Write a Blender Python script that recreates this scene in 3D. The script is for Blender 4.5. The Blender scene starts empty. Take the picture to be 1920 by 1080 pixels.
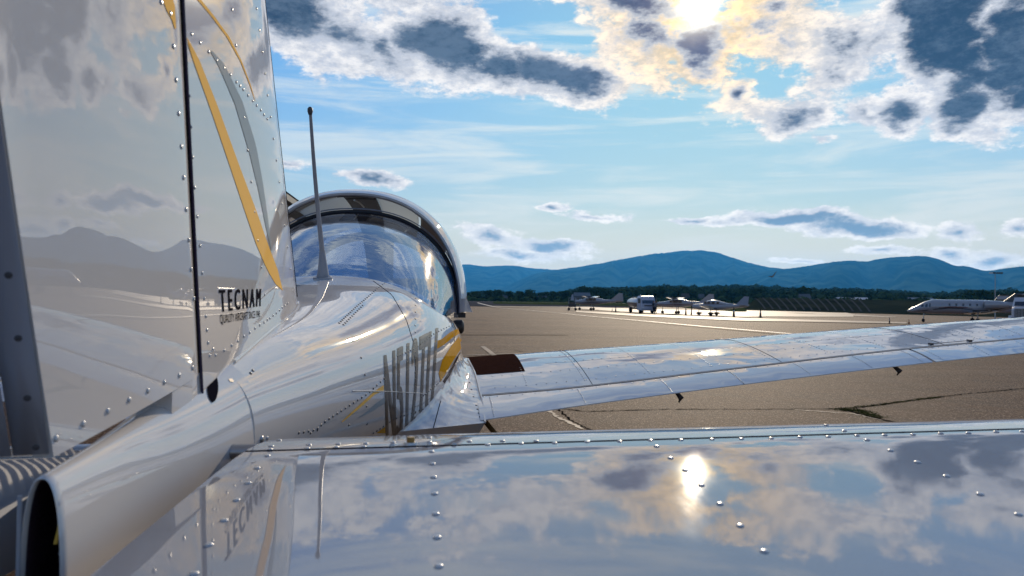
import bpy, bmesh, math, random
import numpy as np
from mathutils import Vector, Matrix, noise
from mathutils.bvhtree import BVHTree
random.seed(7)
R = math.radians
S = bpy.context.scene
COL = S.collection

# ------------------------------------------------------------------ camera
CAMH = 1.25
YAW, PITCH, ROLL, FPX = R(6.0), math.atan(21/1400), R(0.7), 1400.0
fwd = Vector((math.sin(YAW)*math.cos(PITCH), math.cos(YAW)*math.cos(PITCH), math.sin(PITCH)))
r0 = Vector((math.cos(YAW), -math.sin(YAW), 0)); u0 = r0.cross(fwd)
rgt = r0*math.cos(ROLL) + u0*math.sin(ROLL); upv = rgt.cross(fwd)
cam_d = bpy.data.cameras.new('camera'); cam = bpy.data.objects.new('camera', cam_d); COL.objects.link(cam)
M = Matrix((rgt, upv, -fwd)).transposed().to_4x4(); M.translation = Vector((0, 0, CAMH)); cam.matrix_world = M
cam_d.lens = 36*FPX/1920; cam_d.sensor_width = 36; cam_d.clip_start = .02; cam_d.clip_end = 60000
cam_d.dof.use_dof = True; cam_d.dof.focus_distance = 3.2; cam_d.dof.aperture_fstop = 8
S.camera = cam

def ray(u, v):
    "direction of the sight line through a point of the photograph"
    return (rgt*((u-960)/FPX) + upv*((540-v)/FPX) + fwd).normalized()

# ------------------------------------------------------------------ sun, sky, exposure
SUN = ray(1310, 8)
SUN_EL = math.asin(SUN.z); SUN_AZ = math.atan2(SUN.x, SUN.y)
sl = bpy.data.lights.new('sun', 'SUN'); sl.energy = 3.0; sl.angle = R(0.6); sl.color = (1, .83, .62)
so = bpy.data.objects.new('sun', sl); COL.objects.link(so)
so.rotation_euler = SUN.to_track_quat('Z', 'Y').to_euler()
S.view_settings.view_transform = 'Standard'; S.view_settings.look = 'None'
S.view_settings.exposure = 0.22; S.view_settings.gamma = 1.0; S.view_settings.use_curve_mapping = False
S.render.engine = 'CYCLES'
S.cycles.use_denoising = True
S.cycles.max_bounces = 8; S.cycles.volume_bounces = 0; S.cycles.transparent_max_bounces = 12
S.cycles.sample_clamp_indirect = 8; S.cycles.caustics_reflective = False

W = bpy.data.worlds.new('World'); S.world = W; W.use_nodes = True
nt = W.node_tree; nt.nodes.clear()

class G:
    "small node-graph writer"
    def __init__(s, tree): s.t = tree
    def n(s, kind, **kw):
        nd = s.t.nodes.new(kind)
        for k, v in kw.items(): setattr(nd, k, v)
        return nd
    def set(s, sock, v):
        if isinstance(v, bpy.types.NodeSocket): s.t.links.new(v, sock)
        elif v is not None:
            try: sock.default_value = v
            except Exception: sock.default_value = (v, v, v)
    def m(s, op, a, b=None, c=None, clamp=False):
        nd = s.n('ShaderNodeMath', operation=op, use_clamp=clamp)
        for i, v in enumerate((a, b, c)):
            if v is not None: s.set(nd.inputs[i], v)
        return nd.outputs[0]
    def vm(s, op, a, b=None, out=0):
        nd = s.n('ShaderNodeVectorMath', operation=op)
        s.set(nd.inputs[0], a)
        if b is not None: s.set(nd.inputs[1], b)
        return nd.outputs[out]
    def xyz(s, a=0, b=0, c=0):
        nd = s.n('ShaderNodeCombineXYZ')
        for i, v in enumerate((a, b, c)): s.set(nd.inputs[i], v)
        return nd.outputs[0]
    def sep(s, a):
        nd = s.n('ShaderNodeSeparateXYZ'); s.set(nd.inputs[0], a); return nd.outputs
    def noise(s, vec, scale, detail=4, rough=.5, out=0, dist=0):
        nd = s.n('ShaderNodeTexNoise'); s.set(nd.inputs['Vector'], vec)
        nd.inputs['Scale'].default_value = scale; nd.inputs['Detail'].default_value = detail
        nd.inputs['Roughness'].default_value = rough; nd.inputs['Distortion'].default_value = dist
        return nd.outputs[out]
    def ss(s, x, lo, hi):
        nd = s.n('ShaderNodeMapRange', interpolation_type='SMOOTHSTEP')
        s.set(nd.inputs[0], x); s.set(nd.inputs[1], lo); s.set(nd.inputs[2], hi)
        return nd.outputs[0]
    def mix(s, f, a, b, kind='MIX'):
        nd = s.n('ShaderNodeMix', data_type='RGBA', blend_type=kind)
        s.set(nd.inputs[0], f); s.set(nd.inputs[6], a); s.set(nd.inputs[7], b)
        return nd.outputs[2]
    def ramp(s, x, stops):
        nd = s.n('ShaderNodeValToRGB'); s.set(nd.inputs[0], x); e = nd.color_ramp.elements
        while len(e) > 1: e.remove(e[-1])
        e[0].position = stops[0][0]; e[0].color = stops[0][1]
        for p, c in stops[1:]:
            k = e.new(p); k.color = c
        return nd.outputs[0]

def azel(u, v):
    d = ray(u, v); return math.atan2(d.x, d.y), math.asin(d.z)

g = G(nt)
tc = g.n('ShaderNodeTexCoord').outputs['Generated']
d3 = g.vm('NORMALIZE', tc); dx, dy, dz = g.sep(d3)
sky = g.n('ShaderNodeTexSky', sky_type='NISHITA', sun_disc=False)
sky.sun_elevation = SUN_EL; sky.sun_rotation = SUN_AZ; sky.air_density = 1.0; sky.dust_density = 1.2; sky.ozone_density = 2.0
az = g.m('ARCTAN2', dx, dy); el = g.m('ARCSINE', dz)
sunang = g.m('ARCCOSINE', g.vm('DOT_PRODUCT', d3, tuple(SUN), out=1))
# the Nishita sky graded towards the clear cyan-blue of the photograph
grade = g.ramp(g.ss(el, 0.0, 1.5), [(0, (.66, .74, .84, 1)), (.02, (.36, .65, .90, 1)), (.12, (.27, .60, .90, 1)), (.22, (.27, .51, .80, 1)), (.42, (.22, .38, .62, 1)), (1, (.18, .30, .50, 1))])
lum = g.vm('DOT_PRODUCT', sky.outputs[0], (.25, .65, .10), out=1)
even = g.m('DIVIDE', 10.8, g.m('ADD', lum, 4.0))          # evens out the glare round the sun, as the photograph does
evn = g.n('ShaderNodeVectorMath', operation='SCALE'); g.set(evn.inputs[0], sky.outputs[0]); g.set(evn.inputs['Scale'], even)
skyc = g.mix(1.0, evn.outputs[0], grade, 'MULTIPLY')
# clouds
wd = g.vm('MULTIPLY', d3, (1, 1, 2.0))
wn = g.noise(wd, 5.0, 5, .6, out=1)
wn = g.vm('SUBTRACT', wn, (.5, .5, .5))
wx, wy, wz = g.sep(wn)
P = g.xyz(g.m('MULTIPLY_ADD', wx, .11, az), g.m('MULTIPLY_ADD', wy, .055, el), 0)
F = g.noise(wd, 11.0, 12, .62)
F2 = g.noise(g.vm('ADD', wd, (3.1, 1.7, .4)), 26.0, 10, .68)
# u, v, half-width, half-height, turn (deg, clockwise in the picture), thickness
BL = [(560, 10, 140, 70, 22, 1.5), (660, 70, 150, 42, 20, 1.25), (845, 85, 105, 62, 15, 1.45), (960, 125, 90, 38, 8, .95), (1040, 135, 110, 36, 10, 1.2), (780, 10, 110, 40, 0, .7),
      (900, 135, 220, 34, 6, .55), (600, 110, 90, 30, 20, .5),
      (1180, -15, 130, 38, 12, 1.35), (1330, 95, 62, 46, 10, 1.2), (1395, 178, 34, 20, 20, .95), (1250, 80, 170, 90, 25, .66), (1430, 50, 170, 80, 10, .62),
      (1380, 190, 110, 40, 25, .55), (1600, 90, 130, 90, 20, .72), (1480, 230, 78, 34, -8, .85), (1545, 262, 34, 12, 0, .62), (1690, 200, 52, 38, 0, .95), (1620, 205, 60, 30, 0, .75),
      (1765, 60, 82, 130, -12, 1.6), (1800, 195, 62, 44, 0, 1.2), (1890, 90, 90, 120, 8, 1.5), (1930, 170, 70, 50, 0, 1.2),
      (1480, 418, 190, 15, 3, 1.15), (1600, 432, 140, 20, 2, 1.2), (1800, 436, 56, 22, 0, 1.2), (1290, 406, 60, 7, 0, .8),
      (935, 440, 80, 20, 8, .98), (1045, 455, 80, 15, 4, .95), (980, 470, 120, 14, 4, .8), (545, 315, 44, 14, 0, .8), (695, 338, 66, 12, 6, .85), (1035, 383, 38, 8, 0, .75), (1110, 395, 60, 8, 0, .7),
      (1640, 472, 70, 12, 0, .8), (1770, 480, 60, 16, 0, .8), (1860, 482, 70, 18, 0, .9), (1915, 428, 36, 22, 0, .9), (1510, 490, 60, 6, 0, .7),
      (2080, 120, 150, 120, 0, 1.3), (2250, 330, 200, 50, 0, .9), (2100, 470, 160, 20, 0, .8), (2500, 60, 260, 90, 0, 1.1),
      (1500, -80, 380, 60, 4, .52), (1000, -80, 300, 60, 8, .5), (700, -90, 220, 50, 10, .5), (1950, -100, 220, 50, 0, .6),
      (320, -60, 180, 90, 15, 1.2), (200, 140, 160, 60, 10, 1.0), (60, 330, 200, 60, 5, .9)]
cur = g.m('MULTIPLY_ADD', g.ss(el, .45, .9), .08, -.80)
for (bu, bv, bw, bh, rot, th) in BL:
    a0, e0 = azel(bu, bv)
    if th > .88 and bv < 300: bw *= 1.32; bh *= 1.32; th *= 1.05
    k = math.cos(math.atan((bu-960)/FPX))
    mp = g.n('ShaderNodeMapping', vector_type='TEXTURE'); g.set(mp.inputs[0], P)
    mp.inputs['Location'].default_value = (a0, e0, 0)
    mp.inputs['Rotation'].default_value = (0, 0, -R(rot))
    mp.inputs['Scale'].default_value = (max(bw/FPX*k*k, .004), max(bh/FPX*k, .004), 1)
    ln = g.vm('LENGTH', mp.outputs[0], out=1)
    cur = g.m('MAXIMUM', cur, g.m('MULTIPLY_ADD', ln, -(th*.85+.05), th))
F3 = g.noise(g.vm('ADD', wd, (1.1, 5.7, 2.4)), 70.0, 8, .7)
D = g.m('ADD', g.m('MULTIPLY_ADD', g.m('SUBTRACT', F, .5), 2.0, cur), g.m('MULTIPLY_ADD', g.m('SUBTRACT', F2, .5), 1.1, g.m('MULTIPLY', g.m('SUBTRACT', F3, .5), .5)))
alpha = g.ss(D, .0, .36)
Dc = g.m('ADD', g.m('MULTIPLY_ADD', g.m('SUBTRACT', F, .5), 2.1, cur), g.m('MULTIPLY', g.m('SUBTRACT', F2, .5), .9))
core = g.ss(g.m('SUBTRACT', Dc, g.m('MULTIPLY', g.ss(el, .36, .42), .45)), .30, 1.08)
near = g.m('POWER', 2.718, g.m('MULTIPLY', g.m('POWER', sunang, 2.0), -80.0))     # light through thin cloud round the sun
near2 = g.m('POWER', 2.718, g.m('MULTIPLY', sunang, -3.6))
rim = g.mix(near2, (7.8, 7.8, 8.0, 1), (9.8, 9.3, 8.6, 1))
rim = g.mix(g.m('MULTIPLY', near, 1.0), rim, (13, 8.6, 3.4, 1))
lowf = g.ss(el, .05, .20)
dkc = g.mix(g.ss(g.m('MULTIPLY_ADD', F3, .35, g.m('MULTIPLY', g.noise(wd, 7.0, 9, .6), .65)), .40, .60), (.24, .46, .86, 1), (1.0, 1.4, 2.0, 1))
corec = g.mix(lowf, (1.35, 2.6, 4.0, 1), dkc)
corec = g.mix(g.m('MULTIPLY', near, .8), corec, (1.4, 1.1, 1.7, 1))
greyc = g.mix(g.ss(g.m('ADD', g.m('MULTIPLY', F2, .6), g.m('MULTIPLY', F3, .4)), .40, .60), (.62, .67, .76, 1), (1.08, 1.06, 1.03, 1))
midc = g.mix(near2, (4.4, 4.8, 5.6, 1), (5.8, 5.7, 5.7, 1))
cl = g.mix(g.ss(core, 0.0, .55), g.mix(1.0, rim, greyc, 'MULTIPLY'), midc)
cl = g.mix(g.ss(core, .35, 1.0), cl, corec)
# thin veils
wis = g.noise(g.vm('MULTIPLY', wd, (1, 1, 5.0)), 3.2, 9, .6, dist=.6)
wa = g.m('MULTIPLY', g.ss(wis, .43, .70), .8)
skyc = g.mix(wa, skyc, g.mix(near2, (6.0, 7.0, 7.6, 1), (9.5, 9.0, 7.5, 1)))
hz = g.m('POWER', 2.718, g.m('MULTIPLY', el, -11.0))
skyc = g.mix(g.m('MULTIPLY', hz, .66, clamp=True), skyc, (7.6, 8.2, 7.2, 1))
low = g.m('POWER', 2.718, g.m('MULTIPLY', g.m('MAXIMUM', el, 0.0), -16.0))
skyc = g.mix(g.m('MULTIPLY', low, .9, clamp=True), skyc, (13.5, 11.0, 6.2, 1))
cl = g.mix(g.m('MULTIPLY', low, 1.0, clamp=True), cl, g.mix(core, (18, 16, 12, 1), (6.3, 6.6, 6.1, 1)))
out = g.mix(alpha, skyc, cl)
disc = g.m('POWER', 2.718, g.m('MULTIPLY', g.m('POWER', sunang, 2.0), -5200.0))
halo = g.m('POWER', 2.718, g.m('MULTIPLY', g.m('POWER', sunang, 2.0), -1000.0))
out = g.mix(1.0, out, g.vm('SCALE', (1, .93, .75)), 'ADD') if False else out
add = g.n('ShaderNodeVectorMath', operation='SCALE'); add.inputs[0].default_value = (1, .88, .62); g.set(add.inputs['Scale'], g.m('MULTIPLY_ADD', disc, 70.0, g.m('MULTIPLY', halo, g.m('MULTIPLY', g.ss(g.m('MULTIPLY_ADD', F2, .5, g.m('MULTIPLY', F, .5)), .36, .62), 12.0))))
out = g.vm('ADD', out, add.outputs[0])
bg = g.n('ShaderNodeBackground'); g.set(bg.inputs[0], out); bg.inputs[1].default_value = 0.1
wo = g.n('ShaderNodeOutputWorld'); nt.links.new(bg.outputs[0], wo.inputs[0])
W.cycles.sampling_method = 'MANUAL'; W.cycles.sample_map_resolution = 1024

# ------------------------------------------------------------------ materials
def mat(name, col, rough=.5, metal=0, coat=0, coat_r=.03, ior=1.5, bump=None, var=None, spec=None, emis=None):
    m = bpy.data.materials.new(name); m.use_nodes = True; t = m.node_tree; q = G(t)
    b = t.nodes['Principled BSDF']
    b.inputs['Base Color'].default_value = (*col, 1); b.inputs['Roughness'].default_value = rough
    b.inputs['Metallic'].default_value = metal; b.inputs['IOR'].default_value = ior
    b.inputs['Coat Weight'].default_value = coat; b.inputs['Coat Roughness'].default_value = coat_r
    if spec is None and rough >= .59: spec = 0
    if spec is not None: b.inputs['Specular IOR Level'].default_value = spec
    co = q.n('ShaderNodeTexCoord').outputs['Object']
    if var:                                  # (scale, amount, detail, second colour)
        f = q.ss(q.noise(co, var[0], var[2], .6), .35, .65)
        q.set(b.inputs['Base Color'], q.mix(q.m('MULTIPLY', f, var[1]), (*col, 1), (*var[3], 1)))
    if bump:                                 # list of (scale, distance, detail)
        prev = None
        for sc, dist, det in bump:
            bn = q.n('ShaderNodeBump'); bn.inputs['Distance'].default_value = dist
            q.set(bn.inputs['Height'], q.noise(co, sc, det, .5))
            if prev: q.set(bn.inputs['Normal'], prev)
            prev = bn.outputs[0]
        q.set(b.inputs['Normal'], prev); 
        if coat: q.set(b.inputs['Coat Normal'], prev)
    return m

WHITE = (.62, .59, .56)
M_white = mat('gloss_white_paint', WHITE, .22, coat=1, coat_r=.025, ior=1.5, bump=[(2.2, .004, 1)], var=(40, .06, 4, (.6, .6, .6)))
M_white.node_tree.nodes['Principled BSDF'].inputs['Coat IOR'].default_value = 1.6
M_wing = mat('gloss_white_wing_skin', (.60, .58, .56), .22, coat=1, coat_r=.03, bump=[(3.0, .007, 2), (9, .0008, 1)])
M_wing.node_tree.nodes['Principled BSDF'].inputs['Coat IOR'].default_value = 1.6
M_fair = mat('gloss_white_moulding', WHITE, .2, coat=1, coat_r=.03, bump=[(6, .018, 2)])
M_fair.node_tree.nodes['Principled BSDF'].inputs['Coat IOR'].default_value = 1.6
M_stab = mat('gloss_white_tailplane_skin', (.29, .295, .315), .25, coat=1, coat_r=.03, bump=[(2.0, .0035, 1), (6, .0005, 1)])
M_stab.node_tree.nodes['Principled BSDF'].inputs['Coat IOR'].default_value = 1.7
for q_ in (M_white, M_wing, M_fair, M_stab):
    b_ = q_.node_tree.nodes['Principled BSDF']; b_.inputs['Specular IOR Level'].default_value = 0; b_.inputs['Coat IOR'].default_value = 2.1 if q_ is M_stab else 2.05; b_.inputs['Coat Roughness'].default_value = .016; b_.inputs['Roughness'].default_value = .5
    g_ = G(q_.node_tree); c_ = g_.n('ShaderNodeTexCoord').outputs['Object']
    f_ = g_.ss(g_.noise(g_.vm('MULTIPLY', c_, (1, .35, 1)), 9, 8, .65), .42, .72)
    g_.set(b_.inputs['Coat Roughness'], g_.m('MULTIPLY_ADD', f_, .020, .022 if q_ is M_stab else .004))
M_rivet = mat('rivet_metal', (.50, .50, .50), .3, metal=.35, coat=.6)
M_dark = mat('black_rubber', (.012, .012, .014), .45)
M_gap = mat('dark_gap', (.01, .009, .014), .6)
M_gold = mat('gold_decal', (1.0, .58, .15), .6, coat=.12, spec=0)
M_amber = mat('amber_decal', (.62, .30, .02), .6, coat=.3, spec=0)
M_teal = mat('slate_decal', (.36, .40, .41), .6, coat=.25, spec=0)
M_brown = mat('dark_brown_decal', (.05, .03, .025), .6, coat=.3, spec=0)
M_ink = mat('dark_lettering', (.02, .018, .022), .6, spec=0)
M_reg = mat('bronze_lettering', (.10, .075, .055), .4, spec=.2, coat=.22)
M_walk = mat('anti_slip_walkway', (.030, .014, .011), .9, bump=[(700, .003, 3)], var=(250, .8, 4, (.055, .026, .02)), spec=0)
M_ant = mat('antenna_grey', (.30, .31, .34), .35)
M_brass = mat('brass_bolt', (.30, .19, .07), .4, metal=.8)
M_steel = mat('steel', (.35, .35, .36), .35, metal=.9)
M_liner = mat('canopy_liner', (.75, .77, .74), .8, bump=[(60, .002, 3)])
M_seat = mat('seat_fabric', (.12, .08, .06), .8, bump=[(80, .004, 3)])
M_tyre = mat('tyre', (.015, .015, .016), .8)

def glass_mat(name, tint, mixf, rough=.01, bump=0, ior=1.6, gain=1.0):
    m = bpy.data.materials.new(name); m.use_nodes = True; t = m.node_tree; t.nodes.clear(); q = G(t)
    gl = q.n('ShaderNodeBsdfGlossy'); gl.inputs['Roughness'].default_value = rough
    tr = q.n('ShaderNodeBsdfTransparent'); tr.inputs[0].default_value = (*tint, 1)
    mx = q.n('ShaderNodeMixShader')
    fr = q.n('ShaderNodeFresnel'); fr.inputs[0].default_value = ior
    if bump:
        bn = q.n('ShaderNodeBump'); bn.inputs['Distance'].default_value = bump
        q.set(bn.inputs['Height'], q.noise(q.n('ShaderNodeTexCoord').outputs['Object'], 9, 3, .5))
        q.set(gl.inputs['Normal'], bn.outputs[0]); q.set(fr.inputs['Normal'], bn.outputs[0])
    q.set(mx.inputs[0], q.m('ADD', q.m('MULTIPLY', fr.outputs[0], gain), mixf))
    t.links.new(tr.outputs[0], mx.inputs[1]); t.links.new(gl.outputs[0], mx.inputs[2])
    o = q.n('ShaderNodeOutputMaterial'); t.links.new(mx.outputs[0], o.inputs[0])
    return m
M_glass = glass_mat('tinted_canopy_glass', (.34, .42, .62), .05, rough=.05, bump=.0015, ior=1.4, gain=.55)
M_win = mat('dark_window', (.02, .025, .035), .05, coat=1)

# ------------------------------------------------------------------ mesh helpers (coordinates are relative to eye height: z = 0 at the lens)
EYE = Vector((0, 0, CAMH))
def link(name, me, m, parent=None, loc=None):
    o = bpy.data.objects.new(name, me); COL.objects.link(o)
    if m and len(me.materials) == 0: me.materials.append(m)
    if parent: o.parent = parent
    if loc is not None: o.location = loc
    return o
BASE = {}
def origin(o):
    "world position of an unrotated object"
    p = Vector((0, 0, 0))
    while o: p += o.location; o = o.parent
    return p
def make(name, verts, faces, m, parent=None, smooth=40, kind=None, label=None, solid=0):
    "verts in eye coordinates; stored relative to the parent"
    off = (origin(parent) if parent else Vector((0, 0, 0))) - EYE
    me = bpy.data.meshes.new(name)
    me.from_pydata([Vector(v) - off for v in verts], [], faces); me.update()
    if smooth:
        me.polygons.foreach_set('use_smooth', [True]*len(me.polygons))
        me.set_sharp_from_angle(angle=R(smooth))
    o = link(name, me, m, parent)
    if kind: o['kind'] = kind
    if label: o['label'] = label
    if solid:
        md = o.modifiers.new('thick', 'SOLIDIFY'); md.thickness = solid; md.offset = -1
    return o
def thing(name, label, cat, loc, group=None, rz=0):
    o = bpy.data.objects.new(name, None); COL.objects.link(o); o.location = loc; o.rotation_euler.z = rz
    o['label'] = label; o['category'] = cat
    if group: o['group'] = group
    o.empty_display_size = .2
    return o
def tag(o, label=None, cat=None, group=None, kind=None):
    if label: o['label'] = label
    if cat: o['category'] = cat
    if group: o['group'] = group
    if kind: o['kind'] = kind
    return o
def loft(rings, close=True, cap0=True, cap1=True):
    n = len(rings[0]); V = [tuple(p) for r in rings for p in r]; Fc = []
    for i in range(len(rings)-1):
        for j in range(n if close else n-1):
            a = i*n+j; b = i*n+(j+1) % n
            Fc.append((a, b, b+n, a+n))
    if close and cap0: Fc.append(tuple(range(n-1, -1, -1)))
    if close and cap1: Fc.append(tuple((len(rings)-1)*n+k for k in range(n)))
    return V, Fc
def bvh_of(V, Fc): return BVHTree.FromPolygons([Vector(v) for v in V], Fc)
def hit(bvh, u, v):
    d = ray(u, v); loc, nrm, i, dist = bvh.ray_cast(Vector((0, 0, 0)), d)
    if loc is None: return None, None
    if nrm.dot(d) > 0: nrm = -nrm
    return loc, nrm
def interp(t, xs):
    "xs: rows (key, a, b, c...) -> smooth interpolation (Catmull-Rom style)"
    ks = [r[0] for r in xs]
    if t <= ks[0]: return list(xs[0][1:])
    if t >= ks[-1]: return list(xs[-1][1:])
    i = max(k for k in range(len(ks)-1) if ks[k] <= t)
    h = ks[i+1]-ks[i]; s = (t-ks[i])/h; r = []
    for c in range(1, len(xs[0])):
        p0, p1 = xs[i][c], xs[i+1][c]
        m0 = (xs[i+1][c]-xs[i-1][c])/(ks[i+1]-ks[i-1])*h if i > 0 else p1-p0
        m1 = (xs[i+2][c]-xs[i][c])/(ks[i+2]-ks[i])*h if i+2 < len(ks) else p1-p0
        r.append((2*s**3-3*s*s+1)*p0+(s**3-2*s*s+s)*m0+(-2*s**3+3*s*s)*p1+(s**3-s*s)*m1)
    return r
def box(V, Fc, c, s, rz=0):
    n = len(V); cs, sn = math.cos(rz), math.sin(rz)
    for a in (-1, 1):
        for b in (-1, 1):
            for d in (-1, 1):
                x, y = a*s[0]/2, b*s[1]/2
                V.append((c[0]+x*cs-y*sn, c[1]+x*sn+y*cs, c[2]+d*s[2]/2))
    for f in ((0, 1, 3, 2), (4, 6, 7, 5), (0, 4, 5, 1), (2, 3, 7, 6), (0, 2, 6, 4), (1, 5, 7, 3)): Fc.append(tuple(n+k for k in f))
def tube(pts, rad, seg=10, cap=True):
    "rings along a polyline; rad: number or list"
    rings = []
    for i, p in enumerate(pts):
        p = Vector(p); a = Vector(pts[max(i-1, 0)]); b = Vector(pts[min(i+1, len(pts)-1)]); d = (b-a).normalized()
        x = d.cross(Vector((0, 0, 1)) if abs(d.z) < .9 else Vector((1, 0, 0))).normalized(); y = d.cross(x)
        r = rad[i] if isinstance(rad, (list, tuple)) else rad
        rings.append([p + (x*math.cos(t)+y*math.sin(t))*r for t in [2*math.pi*k/seg for k in range(seg)]])
    return loft(rings)
def merge(*parts):
    V, Fc = [], []
    for v, f in parts:
        n = len(V); V += list(v); Fc += [tuple(n+k for k in q) for q in f]
    return V, Fc

# ================================================================== SETTING
def sstep(a, b, x):
    t = min(max((x-a)/(b-a), 0), 1); return t*t*(3-2*t)
def gz(x, y):
    "ground height in eye coordinates: the apron drains away to the right"
    d = math.hypot(x, y)
    return -CAMH - .0155*min(max(x, 0), 200)*sstep(18, 75, d)*(1-sstep(150, 320, d))
def on_ground(u, v):
    d = ray(u, v); t = CAMH/max(-d.z, 1e-5)
    for _ in range(30):
        p = d*t; t = t*(gz(p.x, p.y)/p.z) if abs(p.z) > 1e-6 else t
    return d*t
def radial(rs, a0, a1, na, zoff=0):
    V, Fc = [], []
    for r in rs:
        for k in range(na+1):
            a = a0+(a1-a0)*k/na; x, y = r*math.sin(a), r*math.cos(a); V.append((x, y, gz(x, y)+zoff))
    for i in range(len(rs)-1):
        for k in range(na):
            a = i*(na+1)+k; Fc.append((a, a+1, a+na+2, a+na+1))
    return V, Fc

def ground_mat():
    m = bpy.data.materials.new('worn_asphalt'); m.use_nodes = True; t = m.node_tree; q = G(t); b = t.nodes['Principled BSDF']
    co = q.n('ShaderNodeTexCoord').outputs['Object']
    big = q.noise(co, .12, 6, .65); mid = q.noise(co, 1.3, 5, .6); fine = q.noise(co, 120, 3, .7)
    st = q.noise(q.vm('MULTIPLY', co, (.05, .6, 1)), 1.0, 6, .65)
    c = q.mix(q.ss(big, .35, .65), (.054, .026, .0145, 1), (.100, .052, .029, 1))
    c = q.mix(q.m('MULTIPLY', q.ss(mid, .4, .7), .5), c, (.052, .040, .034, 1))
    c = q.mix(q.m('MULTIPLY', q.ss(st, .45, .75), .5), c, (.19, .115, .068, 1))
    vo = q.n('ShaderNodeTexVoronoi'); vo.inputs['Scale'].default_value = 75; q.set(vo.inputs['Vector'], co)
    hs = q.sep(vo.outputs['Color'])[0]
    c = q.mix(q.ss(hs, .80, .95), c, (.32, .22, .15, 1))
    c = q.mix(q.m('MULTIPLY', q.ss(hs, .22, .05), .6), c, (.02, .016, .014, 1))
    q.set(b.inputs['Base Color'], c); b.inputs['Roughness'].default_value = .72; b.inputs['Specular IOR Level'].default_value = .06
    bn = q.n('ShaderNodeBump'); bn.inputs['Distance'].default_value = .006; q.set(bn.inputs['Height'], q.m('ADD', fine, vo.outputs['Distance']))
    q.set(b.inputs['Normal'], bn.outputs[0])
    return m
M_asph = ground_mat()
rs = [.0, .5, 1, 2, 4, 8, 14] + list(np.geomspace(18, 340, 110))
Vg, Fg = radial(rs, -math.pi, math.pi, 480)
tag(make('apron', Vg, Fg, M_asph, smooth=60), kind='structure')
M_field = mat('distant_field', (.035, .048, .018), .9, var=(.01, 1, 5, (.075, .075, .03)))
Vg, Fg = radial(list(np.geomspace(339, 11400, 40)), -math.pi, math.pi, 120, -.03)
tag(make('field', Vg, Fg, M_field), kind='structure')

def strip_px(name, pts, z, m, kind='structure', sub=14):
    "flat sheet on the ground whose corners (top edge, bottom edge) come from sight lines; pts: [(u,vtop,vbot)...]"
    V = []; n = 4
    P2 = []
    for i in range(len(pts)-1):
        for k in range(sub):
            f = k/sub; P2.append([pts[i][c]*(1-f)+pts[i+1][c]*f for c in range(3)])
    P2.append(pts[-1])
    for (u, a, b) in P2:
        A = on_ground(u, a); B = on_ground(u, b)
        for k in range(n+1):
            p = A.lerp(B, k/n); V.append((p.x, p.y, gz(p.x, p.y)+z))
    Fc = [(i*(n+1)+k, i*(n+1)+k+1, (i+1)*(n+1)+k+1, (i+1)*(n+1)+k) for i in range(len(P2)-1) for k in range(n)]
    return tag(make(name, V, Fc, m), kind=kind)
M_grass = mat('grass', (.030, .045, .015), .9, bump=[(3, .1, 3)], var=(.15, 1, 5, (.06, .07, .025)))
M_conc = mat('pale_concrete', (.40, .31, .22), .6, spec=.10, var=(.3, .5, 4, (.30, .25, .19)))
M_conc2 = mat('worn_concrete', (.26, .19, .135), .6, spec=.15, var=(.3, .7, 4, (.13, .10, .08)))
M_far = mat('taxiway_asphalt', (.06, .06, .065), .8, var=(.1, .6, 4, (.09, .085, .08)))
M_line = mat('line_paint', (.75, .68, .56), .55, spec=.4, var=(8, .5, 4, (.35, .30, .25)))
# far field: grass, taxiway, grass, pale apron band with worn bands in front
strip_px('taxiway', [(380, 563, 574), (880, 563, 574.5), (1000, 565.5, 575.5), (1200, 569.5, 577)], .05, M_far)
strip_px('grass_verge', [(925, 565.4, 570.2), (1000, 565.6, 571.2), (1080, 566.6, 572.5), (1180, 569, 574)], .09, M_grass)
strip_px('grass_verge', [(1160, 568.3, 574.5), (1250, 568.9, 576), (1360, 570, 577), (1400, 570.5, 576.5)], .09, M_grass)
strip_px('concrete_band', [(925, 574.0, 575.6), (1060, 573.2, 576.2), (1090, 575, 579.5), (1150, 578, 584), (1230, 580, 588), (1300, 582, 592), (1400, 584, 595), (1440, 585.5, 594), (1520, 589, 594.5), (1600, 592, 594.5)], .06, M_conc)
strip_px('concrete_band', [(1400, 577.5, 580), (1500, 581, 583), (1680, 583, 584.5)], .06, M_conc2)
strip_px('concrete_band', [(1080, 583, 586), (1200, 590, 594), (1400, 597, 603), (1500, 600, 604), (1700, 605, 608)], .06, M_conc2)
def line_px(name, pts, w, z=.07, m=None):
    V, Fc = [], []
    W_ = [on_ground(u, v) for u, v in pts]; Q = []
    for i in range(len(W_)-1):
        for k in range(12): Q.append(W_[i].lerp(W_[i+1], k/12))
    Q.append(W_[-1])
    for i, p in enumerate(Q):
        d = (Q[min(i+1, len(Q)-1)]-Q[max(i-1, 0)]); d.z = 0; d.normalize(); nn = Vector((-d.y, d.x, 0))*w/2
        for s in (-1, 1):
            a = p+nn*s; V.append((a.x, a.y, gz(a.x, a.y)+z))
    for i in range(len(Q)-1): Fc.append((2*i, 2*i+1, 2*i+3, 2*i+2))
    return tag(make(name, V, Fc, m or M_line), kind='structure')
line_px('painted_line', [(930, 577.3), (1050, 588), (1200, 603), (1320, 614.5), (1480, 628.5)], .22)
line_px('painted_line', [(1480, 628.5), (1900, 664)], .22)
line_px('painted_line', [(700, 566.5), (880, 566), (1180, 569)], 1.2, .11)
line_px('painted_line', [(895, 559+9), (925, 576)], .5, .11)
line_px('painted_line', [(935, 673), (905, 650)], .12, .01, M_conc2)
line_px('painted_line', [(1000, 662), (840, 668)], .10, .01, M_conc2)
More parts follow.
